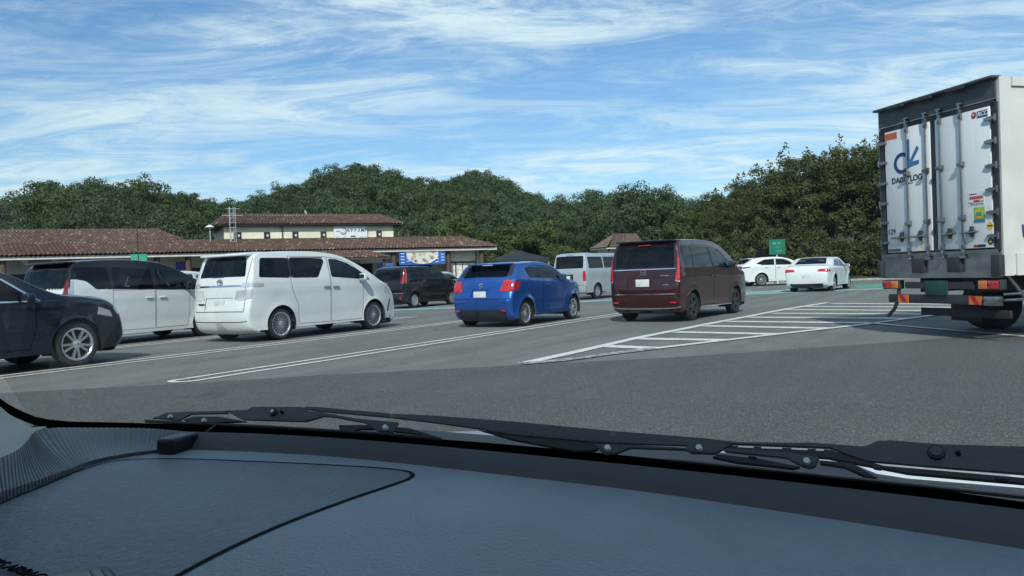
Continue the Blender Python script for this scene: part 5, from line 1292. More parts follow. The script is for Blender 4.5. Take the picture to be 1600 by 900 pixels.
# lattice mast on the roof
ms = empty('antenna_mast', at_house(14.85, 2.3, 3.9), HR, 'grey lattice antenna mast standing at the left end of the upper roof', 'mast')
m = MB()
for x in (-0.22, 0.22): m.tube((x, 0, 0), (x, 0, 3.2), 0.02, None, 6)
for x in (-0.12, 0.12): m.tube((x, 0.3, 0), (x, 0.3, 3.2), 0.022, None, 6)
m.build('upright', 'galvanised', ms)
for i in range(9): MB().tube((-0.22, 0, 0.25 + i * 0.35), (0.22, 0, 0.25 + i * 0.35), 0.02, None, 5).build('rung', 'galvanised', ms)
MB().tube((-0.75, 0, 2.55), (0.75, 0, 2.55), 0.02, None, 5).build('antenna_arm', 'galvanised', ms); MB().tube((-0.45, 0, 3.05), (0.55, 0, 3.05), 0.018, None, 5).build('antenna_arm', 'galvanised', ms)
dsh = empty('roof_dish', at_house(21.2, 5.6, 6.7), HR, 'small white aerial on the ridge of the upper roof', 'aerial'); MB().tube((0, 0, 0), (-0.16, 0, 0.42), 0.05, 0.03, 6).build('stalk', 'sign_white', dsh); MB().tube((-0.16, 0, 0.36), (-0.02, 0, 0.2), 0.10, 0.03, 8).build('dish', 'sign_white', dsh)

# ------------------------------------------------------------------ street furniture
def pole(name, label, x, y, h, r, cat='pole', mat='dark_frame', head=None, z=0):
    p = empty(name, (x, y, z), 0, label, cat); MB().tube((0, 0, 0), (0, 0, h), r, r * 0.8, 8).build('post', mat, p, smooth=50)
    MB().tube((0, 0, 0), (0, 0, 0.12), r * 1.8, r * 1.5, 8).build('base_collar', mat, p, smooth=50)
    if head == 'lamp':
        MB().lathe([(0.05, 0), (0.34, 0.08), (0.36, 0.12), (0.15, 0.24), (0.03, 0.28)], 16, 'Z', (0, 0, h - 0.1)).build('lamp_head', 'sign_white', p, smooth=60)
    if head == 'arm': MB().tube((0, 0, h - 0.1), (0.6, 0, h), 0.03, None, 6).build('arm', mat, p)
    return p
pole('street_lamp', 'white mushroom-headed street lamp left of the upper roof', -22.44, 60, 5.6, 0.05, 'lamp', 'galvanised', 'lamp')
pole('slim_pole', 'slim dark pole in front of the tiled roof above the two-tone minivan', -23.25, 50, 5.45, 0.035)
pole('slim_pole', 'slim dark pole before the trees, left of the silver van', 4.58, 78, 5.9, 0.05)
pole('hill_pole', 'pale pole rising above the tree tops on the central hill', -3.4, 183, 7.5, 0.16, 'pole', 'galvanised', None, 18.5).rotation_euler = (0, R(-5), 0)
py = empty('pylon', (177.5, 900, 40), 0.3, 'tiny lattice power pylon far off on the skyline', 'pylon')
for sx in (-1, 1):
    for sy in (-1, 1): MB().tube((sx * 3.2, sy * 3.2, 0), (sx * 0.6, sy * 0.6, 55), 0.32, None, 4).build('leg', 'galvanised', py)
for z, w in ((38, 6.5), (44, 6.0), (50, 5.0)): MB().tube((-w, 0, z), (w, 0, z), 0.3, None, 4).build('cross_arm', 'galvanised', py)
m = MB()
for i in range(9):
    z0, z1 = i * 6.0, i * 6.0 + 6; w0, w1 = 3.2 - 2.6 * z0 / 55, 3.2 - 2.6 * min(z1, 55) / 55
    m.tube((-w0, -w0, z0), (w1, -w1, z1), 0.2, None, 4); m.tube((w0, -w0, z0), (-w1, -w1, z1), 0.2, None, 4)
m.build('bracing', 'galvanised', py)
# green board by the bank
gs = empty('green_sign', (16.62, 50.0, 0), R(6), 'green information board on a white post behind the white crossover', 'sign')
MB().tube((0, 0, 0), (0, 0, 2.0), 0.04, None, 8).build('post', 'sign_white', gs, smooth=50)
gp = MB().box((0, -0.05, 2.30), (1.04, 0.05, 0.94)).build('board', 'sign_green', gs)
m = MB()
for x, z, w, hh in ((-0.18, 2.52, 0.16, 0.14), (0.12, 2.52, 0.16, 0.14), (0.0, 2.28, 0.36, 0.04), (0.02, 2.20, 0.2, 0.03), (0.1, 2.04, 0.42, 0.05)): m.box((x, -0.08, z), (w, 0.006, hh))
m.build('faded_print', 'banner_green', gp)
# black event tent
tn = empty('black_tent', (0.38, 44.0, 0), R(12), 'black pyramid event tent behind the roof of the blue hatchback', 'tent')
w = 1.42; mesh_obj('canopy', [(-w, -w, 2.02), (w, -w, 2.02), (w, w, 2.02), (-w, w, 2.02), (0, 0, 2.50), (-w, -w, 1.82), (w, -w, 1.82), (w, w, 1.82), (-w, w, 1.82)], [(0, 1, 4), (1, 2, 4), (2, 3, 4), (3, 0, 4), (5, 6, 1, 0), (6, 7, 2, 1), (7, 8, 3, 2), (8, 5, 0, 3)], 'tent_black', tn)
for sx in (-1, 1):
    for sy in (-1, 1): MB().box((sx * (w - 0.04), sy * (w - 0.04), 0.95), (0.05, 0.05, 1.9)).build('leg', 'galvanised', tn)
# shelter with the brown hipped roof
sh = empty('shelter', (8.35, 61.5, 0), R(18), 'small shelter with a brown tiled hip roof behind the silver van', 'shelter')
tiled('roof', (-1.8, -1.7, 2.98), (1.6, -1.7, 2.98), (1.55, 0, 4.05), (-0.35, 0, 4.05), sh, 'tile_plain', 0.30, 0.4)
tiled('roof', (1.75, 1.7, 2.98), (-2.0, 1.7, 2.98), (-0.35, 0, 4.05), (1.55, 0, 4.05), sh, 'tile_plain', 0.30, 0.4)
tiled('roof', (-2.0, 1.7, 2.98), (-2.0, -1.7, 2.98), (-0.35, -0.02, 4.05), (-0.35, 0.02, 4.05), sh, 'tile_plain', 0.30, 0.4)
tiled('roof', (1.75, -1.7, 2.98), (1.75, 1.7, 2.98), (1.55, 0.02, 4.05), (1.55, -0.02, 4.05), sh, 'tile_plain', 0.30, 0.4)
MB().box((-0.12, 0, 2.94), (3.7, 3.35, 0.08)).build('eave_board', 'white_fascia', sh); MB().box((-0.12, 0.2, 1.45), (2.6, 2.2, 2.9)).build('wall', 'white_fascia', sh)
sh.scale = (0.90, 0.90, 0.98)
for x in (-1.6, 1.4): MB().box((x, -1.4, 1.45), (0.14, 0.14, 2.9)).build('post', 'brown_wood', sh)
# ------------------------------------------------------------------ box lorry at the right
simple('box_white', (0.76, 0.78, 0.78), 0.4, var=0.035, scale=2.4, coat=0.3, stretch=(1, 9, 0.35))
simple('box_grey', (0.055, 0.062, 0.068), 0.5, var=0.15)
simple('seal', (0.03, 0.032, 0.035), 0.7)
simple('stainless', (0.30, 0.31, 0.32), 0.25, 0.9, var=0.2)
simple('alu_side', (0.66, 0.66, 0.62), 0.45, 0.15, var=0.06, scale=2)
simple('sticker_orange', (0.55, 0.12, 0.04), 0.5)
simple('sticker_green', (0.22, 0.50, 0.10), 0.5, var=0.4, scale=20)
simple('sticker_yellow', (0.75, 0.48, 0.03), 0.5)
simple('plate_green', (0.010, 0.060, 0.040), 0.6)
simple('chassis', (0.03, 0.03, 0.032), 0.6)
TW = 1.155
lorry = empty('box_lorry', (6.335, 11.90, 0.004), R(90 - 75.7), 'tall white box lorry seen from behind at the right edge, with steel door bars', 'lorry')
# local: x forward, y left, rear face at x = 0
Lb = 6.4
bx_ = MB(); bx_.box((Lb / 2 + 0.06, 0, 2.25), (Lb - 0.12, 2 * TW - 0.02, 2.66)); bx_.build('box_body', 'alu_side', lorry)
for sgn in (1, -1): MB().box((0.09, sgn * (TW - 0.005), 2.25), (0.17, 0.05, 2.68)).build('corner_post', 'alu_side', lorry)
m = MB(); m.box((Lb / 2 + 0.2, -TW - 0.004, 3.53), (Lb - 0.05, 0.03, 0.12)); m.box((Lb / 2 + 0.2, -TW - 0.004, 1.06), (Lb - 0.05, 0.03, 0.30)); m.build('side_rail', 'alu_side', lorry)
m = MB(); m.box((0.0, 0, 3.44), (0.05, 2 * TW - 0.06, 0.27)); m.build('header_panel', 'box_grey', lorry)
m = MB(); m.box((-0.03, 0, 3.59), (0.16, 2 * TW + 0.02, 0.035)); m.build('rain_gutter', 'box_grey', lorry, bevel=0.008)
for y in (-0.55, 0.05, 0.62): MB().box((-0.12, y, 3.555), (0.05, 0.30, 0.03)).build('marker_lamp', 'seal', lorry)
m = MB(); m.box((0.0, 0, 3.255), (0.04, 2.2, 0.11)); m.box((0.0, 1.09, 2.26), (0.04, 0.10, 2.0)); m.box((0.0, -1.10, 2.26), (0.04, 0.09, 2.0)); m.box((-0.004, -0.02, 2.26), (0.04, 0.085, 2.0)); m.build('door_seal', 'seal', lorry)
MB().box((-0.006, 0, 3.305), (0.04, 2.25, 0.014)).build('header_strip', 'stainless', lorry)
dl = MB().box((-0.012, 0.52, 2.26), (0.04, 0.95, 1.92)).build('door', 'box_white', lorry, bevel=0.008)
dr_ = MB().box((-0.012, -0.55, 2.26), (0.04, 0.98, 1.92)).build('door', 'box_white', lorry, bevel=0.008)
MB().box((-0.012, 0, 1.25), (0.06, 2.22, 0.05)).build('door_sill', 'stainless', lorry)
MB().box((0.0, 0, 1.06), (0.05, 2 * TW - 0.02, 0.34)).build('rear_apron', 'stainless', lorry)
MB().box((-0.02, 1.165, 1.04), (0.10, 0.08, 0.28)).build('buffer', 'seal', lorry, bevel=0.01); MB().box((-0.02, -1.10, 1.05), (0.10, 0.15, 0.30)).build('buffer', 'seal', lorry, bevel=0.01)
MB().box((-0.03, 0.32, 1.08), (0.08, 0.25, 0.22)).build('buffer', 'seal', lorry, bevel=0.01); MB().box((-0.03, -0.38, 1.08), (0.08, 0.25, 0.22)).build('buffer', 'seal', lorry, bevel=0.01)
for i, q in enumerate((-0.50, -0.11, 0.165, 0.55)):
    y = -q; par = dl if y > 0 else dr_
    bar = MB().tube((-0.055, y, 1.17), (-0.055, y, 3.33), 0.014, None, 10).build('locking_bar', 'stainless', lorry, smooth=50)
    m = MB()
    for z in (2.50, 1.74): m.tube((-0.085, y - 0.05, z), (-0.085, y + 0.03, z), 0.028, None, 8); m.box((-0.04, y, z), (0.05, 0.09, 0.07))
    m.build('bar_guide', 'stainless', bar)
    m = MB(); m.box((-0.05, y, 3.20), (0.045, 0.052, 0.13)); m.box((-0.05, y, 3.35), (0.05, 0.09, 0.03)); m.box((-0.06, y, 3.28), (0.04, 0.028, 0.12)); m.build('bar_keeper', 'stainless', bar, bevel=0.008)
    m = MB(); m.box((-0.05, y, 1.34), (0.045, 0.05, 0.11)); m.box((-0.06, y, 1.18), (0.05, 0.09, 0.035)); m.box((-0.05, y, 1.24), (0.04, 0.05, 0.10)); m.build('bar_keeper', 'stainless', bar, bevel=0.008)
    hx = {0: (-0.86, -0.39, -0.65), 1: (-0.37, -0.11, -0.26), 2: (0.18, 0.45, 0.31), 3: (0.54, 0.83, 0.71)}[i]
    h_ = MB().tube((-0.075, -hx[0], 1.525), (-0.075, -hx[1], 1.53), 0.016, 0.014, 8).build('door_handle', 'stainless', lorry, smooth=50)
    m = MB(); m.box((-0.055, -hx[2], 1.535), (0.04, 0.045, 0.15)); m.box((-0.06, -hx[2], 1.53), (0.05, 0.09, 0.05)); m.build('handle_catch', 'chassis', h_, bevel=0.006)
for z in (3.05, 2.74, 2.41, 2.09, 1.78, 1.46):
    for sgn, y in ((1, 1.06), (-1, -1.07)):
        m = MB(); m.box((-0.045, y - sgn * 0.02, z), (0.025, 0.18, 0.030)); m.tube((-0.05, y + sgn * 0.07, z - 0.045), (-0.05, y + sgn * 0.07, z + 0.045), 0.016, None, 8); m.box((-0.05, y - sgn * 0.02, z), (0.018, 0.09, 0.048))
        m.build('hinge', 'stainless', lorry, smooth=40)
# print on the doors (left leaf has +y)
def flat(name, poly, mat, parent, x=-0.036, th=0.003):
    n = len(poly); vs = [(x, -q, z) for q, z in poly] + [(x + th, -q, z) for q, z in poly]
    return mesh_obj(name, vs, [tuple(range(n)), tuple(range(n, 2 * n))[::-1]] + [(i, n + i, n + (i + 1) % n, (i + 1) % n) for i in range(n)], mat, parent)
def rect(q0, q1, z0, z1): return [(q0, z0), (q1, z0), (q1, z1), (q0, z1)]
flat('warning_sticker', rect(-0.99, -0.72, 3.09, 3.19), 'sticker_orange', dl)
ring_o = [(-0.625 + 0.175 * math.cos(t), 2.685 + 0.165 * math.sin(t)) for t in np.linspace(0, 2 * math.pi, 33)[:-1]]
ring_i = [(-0.625 + 0.115 * math.cos(t), 2.685 + 0.108 * math.sin(t)) for t in np.linspace(0, 2 * math.pi, 33)[:-1]]
vs = [(-0.036, -q, z) for q, z in ring_o + ring_i]
mesh_obj('logo_ring', vs, [(i, (i + 1) % 32, 32 + (i + 1) % 32, 32 + i) for i in range(32)], 'ink_blue', dl)
flat('logo_stem', [(-0.51, 2.60), (-0.455, 2.60), (-0.455, 3.03), (-0.51, 3.03)], 'ink_sky', dl, -0.037)
flat('logo_arm', [(-0.455, 2.70), (-0.30, 2.91), (-0.26, 2.86), (-0.42, 2.66)], 'ink_sky', dl, -0.0375)
flat('logo_foot', [(-0.51, 2.60), (-0.50, 2.68), (-0.26, 2.685), (-0.27, 2.63)], 'ink_sky', dl, -0.038)
RT_ = (R(90), 0, R(-90))
text_obj('DAiSO LOG', 0.125, 'ink_dark', dl, loc=(-0.036, 0.53, 2.425), rot=RT_, depth=0.002, bold=0.002)
flat('logo_rule', rect(-0.63, -0.40, 2.352, 2.36), 'ink_dark', dl)
text_obj('1129', 0.12, 'ink_dark', dl, loc=(-0.036, 0.92, 1.625), rot=RT_, depth=0.002)
flat('maker_plate', rect(-0.98, -0.71, 1.315, 1.355), 'box_grey', dl); flat('tape', rect(-0.275, -0.245, 1.36, 1.49), 'sticker_yellow', dl)
c = [(0.78 + 0.042 * math.cos(t), 3.145 + 0.045 * math.sin(t)) for t in np.linspace(0, 2 * math.pi, 17)[:-1]]; flat('badge_disc', c, 'ink_red', dr_)
flat('badge_disc_mark', [(0.765, 3.13), (0.80, 3.145), (0.765, 3.165)], 'sign_white', dr_, -0.039)
flat('badge_plate', rect(0.835, 1.01, 3.095, 3.185), 'ink_blue', dr_); text_obj('RCC', 0.085, 'sign_white', dr_, loc=(-0.038, -0.922, 3.138), rot=RT_, depth=0.002, shear=0.3, bold=0.002)
flat('notice_sheet', rect(0.645, 0.92, 1.90, 2.085), 'sign_white', dr_)
m = MB()
for k in range(7): m.box((-0.0375, -(0.685 + k * 0.033), 2.005), (0.003, 0.024, 0.038))
for k in range(3): m.box((-0.0375, -(0.755 + k * 0.033), 1.955), (0.003, 0.024, 0.036))
m.build('notice_red_print', 'ink_red', dr_)
m = MB(); m.box((-0.0375, -0.73, 2.055), (0.003, 0.12, 0.010)); m.box((-0.0375, -0.69, 1.938), (0.003, 0.07, 0.008)); m.box((-0.0375, -0.87, 1.95), (0.003, 0.07, 0.008)); m.box((-0.0375, -0.79, 1.918), (0.003, 0.22, 0.006)); m.build('notice_black_print', 'ink_dark', dr_)
flat('green_sticker', rect(0.74, 0.92, 1.66, 1.87), 'sticker_green', dr_)
flat('green_sticker_mark', [(0.83 + 0.065 * math.cos(t), 1.775 + 0.07 * math.sin(t)) for t in np.linspace(0, 2 * math.pi, 17)[:-1]], 'sticker_yellow', dr_, -0.039)
flat('green_sticker_label', rect(0.785, 0.875, 1.75, 1.80), 'banner_green', dr_, -0.042); flat('green_sticker_foot', rect(0.74, 0.92, 1.66, 1.70), 'ink_sky', dr_, -0.038)
flat('yellow_sticker', [(1.005 + 0.05 * math.cos(t), 1.60 + 0.05 * math.sin(t)) for t in np.linspace(0, 2 * math.pi, 17)[:-1]], 'sticker_yellow', dr_); flat('sticker_band', rect(0.965, 1.045, 1.592, 1.608), 'ink_dark', dr_, -0.039)
flat('round_sticker', [(1.005 + 0.045 * math.cos(t), 1.385 + 0.045 * math.sin(t)) for t in np.linspace(0, 2 * math.pi, 17)[:-1]], 'ink_dark', dr_); flat('round_sticker_mark', [(0.98, 1.37), (1.03, 1.37), (1.005, 1.42)], 'sticker_yellow', dr_, -0.039)
flat('red_label', rect(0.72, 0.79, 1.315, 1.35), 'ink_red', dr_); flat('black_label', rect(0.79, 0.92, 1.315, 1.35), 'ink_dark', dr_)
# lettering on the side wall
sd_ = text_obj('W', 0.26, 'ink_blue', lorry, loc=(0.42, -TW - 0.002, 1.50), rot=(R(90), 0, 0), depth=0.002, shear=0.3)
# chassis, lamps, guards, wheels
MB().box((3.2, 0.42, 0.78), (6.2, 0.09, 0.22)).build('chassis_rail', 'chassis', lorry); MB().box((3.2, -0.42, 0.78), (6.2, 0.09, 0.22)).build('chassis_rail', 'chassis', lorry)
MB().box((3.2, 0, 0.93), (6.3, 2.2, 0.06)).build('floor_frame', 'chassis', lorry)
for sgn in (1, -1):
    lm = MB().box((0.02, sgn * 0.96, 0.79), (0.12, 0.36, 0.14)).build('tail_lamp', 'chassis', lorry, bevel=0.01)
    MB().box((-0.045, sgn * 1.03, 0.79), (0.02, 0.17, 0.115)).build('brake_lens', 'lens_red', lm, bevel=0.008); MB().box((-0.045, sgn * 0.86, 0.79), (0.02, 0.15, 0.115)).build('signal_lens', 'lens_amber', lm, bevel=0.008)
MB().box((0.05, 0, 0.57), (0.12, 2.1, 0.13)).build('underrun_bar', 'chassis', lorry, bevel=0.015)
for sgn in (1, -1):
    rp = MB().box((-0.018, sgn * 0.70, 0.57), (0.012, 0.22, 0.12)).build('reflector_plate', 'lens_amber', lorry)
    for k in range(1): mesh_obj('red_stripe', [(-0.026, sgn * 0.70 - 0.02 - 0.06, 0.512), (-0.026, sgn * 0.70 + 0.07 - 0.06, 0.512), (-0.026, sgn * 0.70 + 0.15 - 0.06, 0.628), (-0.026, sgn * 0.70 + 0.06 - 0.06, 0.628)], [(0, 3, 2, 1)], 'lens_red', rp)
MB().box((-0.03, 0.0, 0.74), (0.012, 0.44, 0.22)).build('number_plate', 'plate_green', lorry, bevel=0.004)
MB().box((0.0, 0.0, 0.78), (0.05, 1.3, 0.10)).build('lamp_beam', 'chassis', lorry)
for z in (0.66, 0.58): MB().tube((0.05, -1.12, z), (1.1, -1.12, z), 0.018, None, 8).build('side_guard', 'stainless', lorry, smooth=50)
for z in (0.80, 0.60, 0.42): MB().box((3.3, -1.12, z), (2.2, 0.03, 0.10)).build('side_guard', 'stainless', lorry)
MB().path([(0.02, 0.83, 0.74), (0.0, 0.83, 0.56), (-0.02, 0.90, 0.40), (-0.05, 1.02, 0.28)], 0.028, 8).build('hose', 'rubber', lorry, smooth=60)
MB().box((0.14, -0.325, 0.375), (0.05, 1.63, 0.115)).build('lower_flap', 'rubber', lorry, bevel=0.01)
for sgn in (1, -1): MB().box((1.25, sgn * 0.78, 0.36), (0.02, 0.62, 0.42)).build('mud_flap', 'rubber', lorry)
MB().box((0.02, -0.965, 0.565), (0.13, 0.21, 0.13)).build('bar_end', 'stainless', lorry, bevel=0.01)
m = MB(); m.tube((0.12, -1.1, 0.92), (0.40, -1.12, 0.60), 0.03, None, 6); m.build('stay', 'stainless', lorry)
for sgn in (-1, 1):
    add_wheel(lorry, 'truck', 0.41, 0.22, 1.85, sgn * 1.12); add_wheel(lorry, 'truck', 0.41, 0.22, 1.85, sgn * 0.86); add_wheel(lorry, 'truck', 0.41, 0.24, 6.9, sgn * 1.10)
cab = MB(); cab.prism([(6.5, 0.75), (8.3, 0.55), (8.35, 1.3), (8.1, 2.35), (7.9, 2.55), (6.5, 2.55)], -1.05, 1.05, Matrix.Rotation(R(90), 4, 'X')); cab.build('cab', 'paint_white', lorry, bevel=0.05)
MB().box((7.5, -1.06, 1.9), (0.8, 0.02, 0.7)).build('cab_window', 'shop_glass', lorry, bevel=0.008); MB().box((7.5, 1.06, 1.9), (0.8, 0.02, 0.7)).build('cab_window', 'shop_glass', lorry, bevel=0.008)
fr_ = MB().box((7.2, 0, 3.0), (1.2, 1.7, 0.8)).build('roof_deflector', 'paint_white', lorry, bevel=0.1)
# ------------------------------------------------------------------ the car the picture is taken from
def dash_mat(name, col, rough, gscale, gstr, stretch, rot=0.0):
    m, N, L, P = new_mat(name)
    f = noise_fac(N, L, 9.0, 4)
    L.new(mixc(N, L, f, tuple(c * 0.92 for c in col), tuple(c * 1.08 for c in col)), P.inputs['Base Color'])
    P.inputs['Roughness'].default_value = rough; P.inputs['Specular IOR Level'].default_value = 0.9
    g = noise_fac(N, L, gscale, 5, 0.6, stretch=stretch)
    for nd in N:
        if nd.type == 'MAPPING': nd.inputs['Rotation'].default_value = (0, 0, rot)
    bump(N, L, P, g, gstr, 0.0026)
    return m
dash_mat('dash_skin', (0.255, 0.305, 0.365), 0.40, 260, 0.75, (1, 1, 1))
dash_mat('dash_leather', (0.135, 0.165, 0.205), 0.42, 230, 1.0, (1.0, 0.36, 1.0), R(35))
dash_mat('dash_lip', (0.030, 0.036, 0.045), 0.62, 500, 0.25, (1, 1, 1))
dash_mat('vent_ribs', (0.030, 0.036, 0.044), 0.42, 500, 0.2, (1, 1, 1))
simple('frit', (0.002, 0.002, 0.0022), 0.7, spec=0.1)
simple('pillar_trim', (0.50, 0.50, 0.44), 0.8, bmp=0.2, bscale=400)
simple('headliner', (0.35, 0.35, 0.33), 0.95)
simple('wiper_black', (0.040, 0.045, 0.050), 0.42, bmp=0.15, bscale=300)
simple('wiper_dull', (0.016, 0.017, 0.019), 0.6)
simple('blade_steel', (0.28, 0.28, 0.27), 0.35, 0.8)
simple('cowl', (0.012, 0.013, 0.015), 0.55)
simple('device_black', (0.010, 0.012, 0.016), 0.38)
simple('gloss_black', (0.008, 0.009, 0.011), 0.30)
glass('windscreen_glass', (0.86, 0.915, 0.90), 1.45, 0.012)

OAZ = 29.4
own = empty('own_car', (0, 0, 0), R(-OAZ), 'car seen from its driver seat: grey-blue dashboard, windscreen edge and wipers in the foreground', 'car')
H0 = CAM_H
def rs(curve, n):
    c = np.array(curve, float); s = np.concatenate([[0], np.cumsum(np.linalg.norm(np.diff(c, axis=0), axis=1))])
    t = np.linspace(0, s[-1], n); return np.stack([np.interp(t, s, c[:, i]) for i in range(c.shape[1])], 1)
def loft(name, curves, mat, parent, smooth=50, lift=0.0):
    n = len(curves[0]); vs = [(p[0], p[1], p[2] + H0 + lift) for c in curves for p in c]
    fs = [(i * n + j, i * n + j + 1, (i + 1) * n + j + 1, (i + 1) * n + j) for i in range(len(curves) - 1) for j in range(n - 1)]
    return mesh_obj(name, vs, fs, mat, parent, smooth=smooth)
def smooth_curve(pts, n=60):
    d = catmull([(p[0], p[1], p[2] if len(p) > 2 else 0) for p in pts], 0.01); return rs(d, n)
CRS = np.array([(-0.542, 0.553), (-0.519, 0.571), (-0.455, 0.596), (-0.374, 0.600), (-0.281, 0.588), (-0.222, 0.579), (-0.169, 0.568), (0.05, 0.50), (0.30, 0.42)])
def pad_z(r, f):
    z = -0.2265 - 0.012 * np.clip((0.78 - f) / 0.4, 0, 2) ** 2
    t = np.clip((np.interp(r, CRS[:, 0], CRS[:, 1]) - f) / 0.022, 0, 1); e = np.clip((np.asarray(r) + 0.545) / 0.10, 0, 1)
    return z - 0.0032 * t * t * (3 - 2 * t) * e * e
liptop = smooth_curve([(-0.985, 0.763), (-0.85, 0.790), (-0.736, 0.802), (-0.60, 0.806), (-0.479, 0.804), (-0.233, 0.794), (-0.077, 0.781), (0.039, 0.766), (0.14, 0.750), (0.30, 0.715)])
lipbot = smooth_curve([(-0.960, 0.744), (-0.84, 0.768), (-0.719, 0.783), (-0.60, 0.785), (-0.466, 0.781), (-0.288, 0.773), (-0.20, 0.763), (0.036, 0.728), (0.14, 0.708), (0.30, 0.665)])
T3 = lambda c, z: np.stack([c[:, 0], c[:, 1], np.full(len(c), z)], 1)
up = lambda c, df, z: np.stack([c[:, 0], c[:, 1] + df, np.full(len(c), z)], 1)
ledge = [up(liptop, 0.035, -0.262), up(liptop, 0.010, -0.214), up(liptop, 0.004, -0.2085), T3(liptop, -0.207), up(liptop, -0.0035, -0.2088)]
mid = (liptop + lipbot) / 2
ledge += [np.stack([lipbot[:, 0] * .75 + liptop[:, 0] * .25, lipbot[:, 1] * .75 + liptop[:, 1] * .25 - 0.001, np.full(60, -0.2185)], 1), np.stack([lipbot[:, 0], lipbot[:, 1], np.full(60, -0.2262)], 1), up(lipbot, -0.006, -0.2272)]
loft('defroster_ledge', ledge, 'dash_lip', own, 60)
# upper pad of the dashboard
rib_in = [(-0.902, 0.431), (-0.945, 0.492), (-0.966, 0.552), (-0.985, 0.60), (-0.999, 0.630), (-1.000, 0.662), (-0.990, 0.690), (-0.975, 0.712), (-0.955, 0.735)]
outline = [tuple(p[:2]) for p in lipbot] + [(0.30, 0.10), (-0.80, 0.10), (-0.86, 0.32)] + rib_in
def sheet(name, poly, mat, parent, zf, g=0.02, smooth=60):
    xs = [p[0] for p in poly]; ys = [p[1] for p in poly]
    gx, gy = np.meshgrid(np.arange(min(xs), max(xs), g), np.arange(min(ys), max(ys), g)); gr = np.stack([gx.ravel(), gy.ravel()], 1); gr = gr[inpoly(gr, poly)]
    V2, TR = cdt([densify(poly, 0.02)], gr); T_ = np.array(TR); ok = inpoly(V2[T_].mean(1), poly); T_ = T_[ok]
    A = V2[T_[:, 1]] - V2[T_[:, 0]]; Bq = V2[T_[:, 2]] - V2[T_[:, 0]]; cw = (A[:, 0] * Bq[:, 1] - A[:, 1] * Bq[:, 0]) < 0
    T_ = np.where(cw[:, None], T_[:, ::-1], T_)
    vs = np.stack([V2[:, 0], V2[:, 1], zf(V2[:, 0], V2[:, 1]) + H0], 1)
    return mesh_obj(name, vs, T_.tolist(), mat, parent, smooth=smooth)
dash = sheet('dashboard', outline, 'dash_skin', own, pad_z)
panel = [(-0.905, 0.425), (-0.941, 0.489), (-0.964, 0.551), (-0.990, 0.615), (-0.991, 0.663), (-0.951, 0.688), (-0.893, 0.707), (-0.796, 0.727), (-0.705, 0.744), (-0.600, 0.757), (-0.571, 0.754), (-0.556, 0.743), (-0.549, 0.726), (-0.549, 0.710), (-0.560, 0.634), (-0.569, 0.517), (-0.557, 0.404), (-0.529, 0.311), (-0.505, 0.237), (-0.66, 0.20), (-0.84, 0.32)]
pc = catmull([(p[0], p[1], 0) for p in panel + panel[:1]], 0.012)[:-1]
panel = [tuple(p[:2]) for p in pc]
inner = offset_poly(panel, 0.0055)
ab = sheet('airbag_panel', inner, 'dash_leather', dash, lambda r, f: pad_z(r, f) + 0.0006)
n = len(panel); vs = [(r, f, float(pad_z(r, f)) + H0 + 0.0004) for r, f in panel] + [(r, f, float(pad_z(r, f)) + H0 + 0.0012) for r, f in inner]
mesh_obj('panel_seam', vs, [(i, (i + 1) % n, n + (i + 1) % n, n + i) for i in range(n)], 'frit', ab)
tx = text_obj('SRS AIRBAG', 0.0165, 'frit', ab, loc=(-0.668, 0.377, float(pad_z(-0.69, 0.377)) + H0 + 0.0035), rot=(0, 0, R(-4)), depth=0.0006, align='RIGHT')
MB().box((-0.71, 0.3655, float(pad_z(-0.69, 0.366)) + H0 + 0.0028), (0.085, 0.0016, 0.001), R(-4)).build('underline', 'frit', ab)
# ribbed demister outlet at the left
rout = smooth_curve([(-1.03, 0.440, -0.214), (-1.075, 0.53, -0.2125), (-1.095, 0.575, -0.212), (-1.118, 0.605, -0.212), (-1.174, 0.652, -0.211), (-1.240, 0.708, -0.210), (-1.215, 0.722, -0.208), (-1.181, 0.733, -0.208), (-1.118, 0.752, -0.208), (-1.057, 0.766, -0.208), (-0.982, 0.768, -0.208)], 481)
rin = smooth_curve([(p[0], p[1], -0.2225) for p in rib_in], 481)
# spread the ribs evenly over what one sees of them
cv = []
for t in (0, 0.06, 0.3, 0.55, 0.8, 1.0):
    c = rout * (1 - t) + rin * t; k = np.arange(481)
    c[:, 2] += 0.0016 * (0.5 + 0.5 * np.cos(2 * math.pi * k / 7.5)) * (1 if 0 < t < 1 else 0.3) - 0.010 * math.sin(math.pi * t) * 0.5
    cv.append(c)
cv.append(rin + np.array([0.0, 0.0, -0.02])); loft('demister_outlet', cv, 'vent_ribs', own, 70)
loft('demister_rim', [np.stack([rout[::8, 0], rout[::8, 1] + 0.012, rout[::8, 2] - 0.03], 1), rout[::8]], 'dash_lip', own)
# pillar trim
up_c = smooth_curve([(-1.02, 0.30, 0.27), (-1.06, 0.40, 0.10), (-1.085, 0.47, -0.02), (-1.114, 0.54, -0.115), (-1.218, 0.64, -0.162), (-1.262, 0.69, -0.192), (-1.256, 0.712, -0.206), (-1.243, 0.720, -0.209)], 40)
lo_c = smooth_curve([(-1.12, 0.20, 0.27), (-1.16, 0.32, 0.08), (-1.15, 0.42, -0.08), (-1.10, 0.50, -0.19), (-1.075, 0.53, -0.212), (-1.095, 0.575, -0.2115), (-1.118, 0.605, -0.211), (-1.174, 0.652, -0.210), (-1.240, 0.708, -0.209), (-1.240, 0.718, -0.207)], 40)
mid_c = (up_c + lo_c) / 2; mid_c[:, 0] -= 0.012
loft('pillar_trim', [up_c + np.array([-0.01, 0.012, -0.012]), up_c, mid_c, lo_c, lo_c + np.array([0, 0, -0.03])], 'pillar_trim', own, 70)
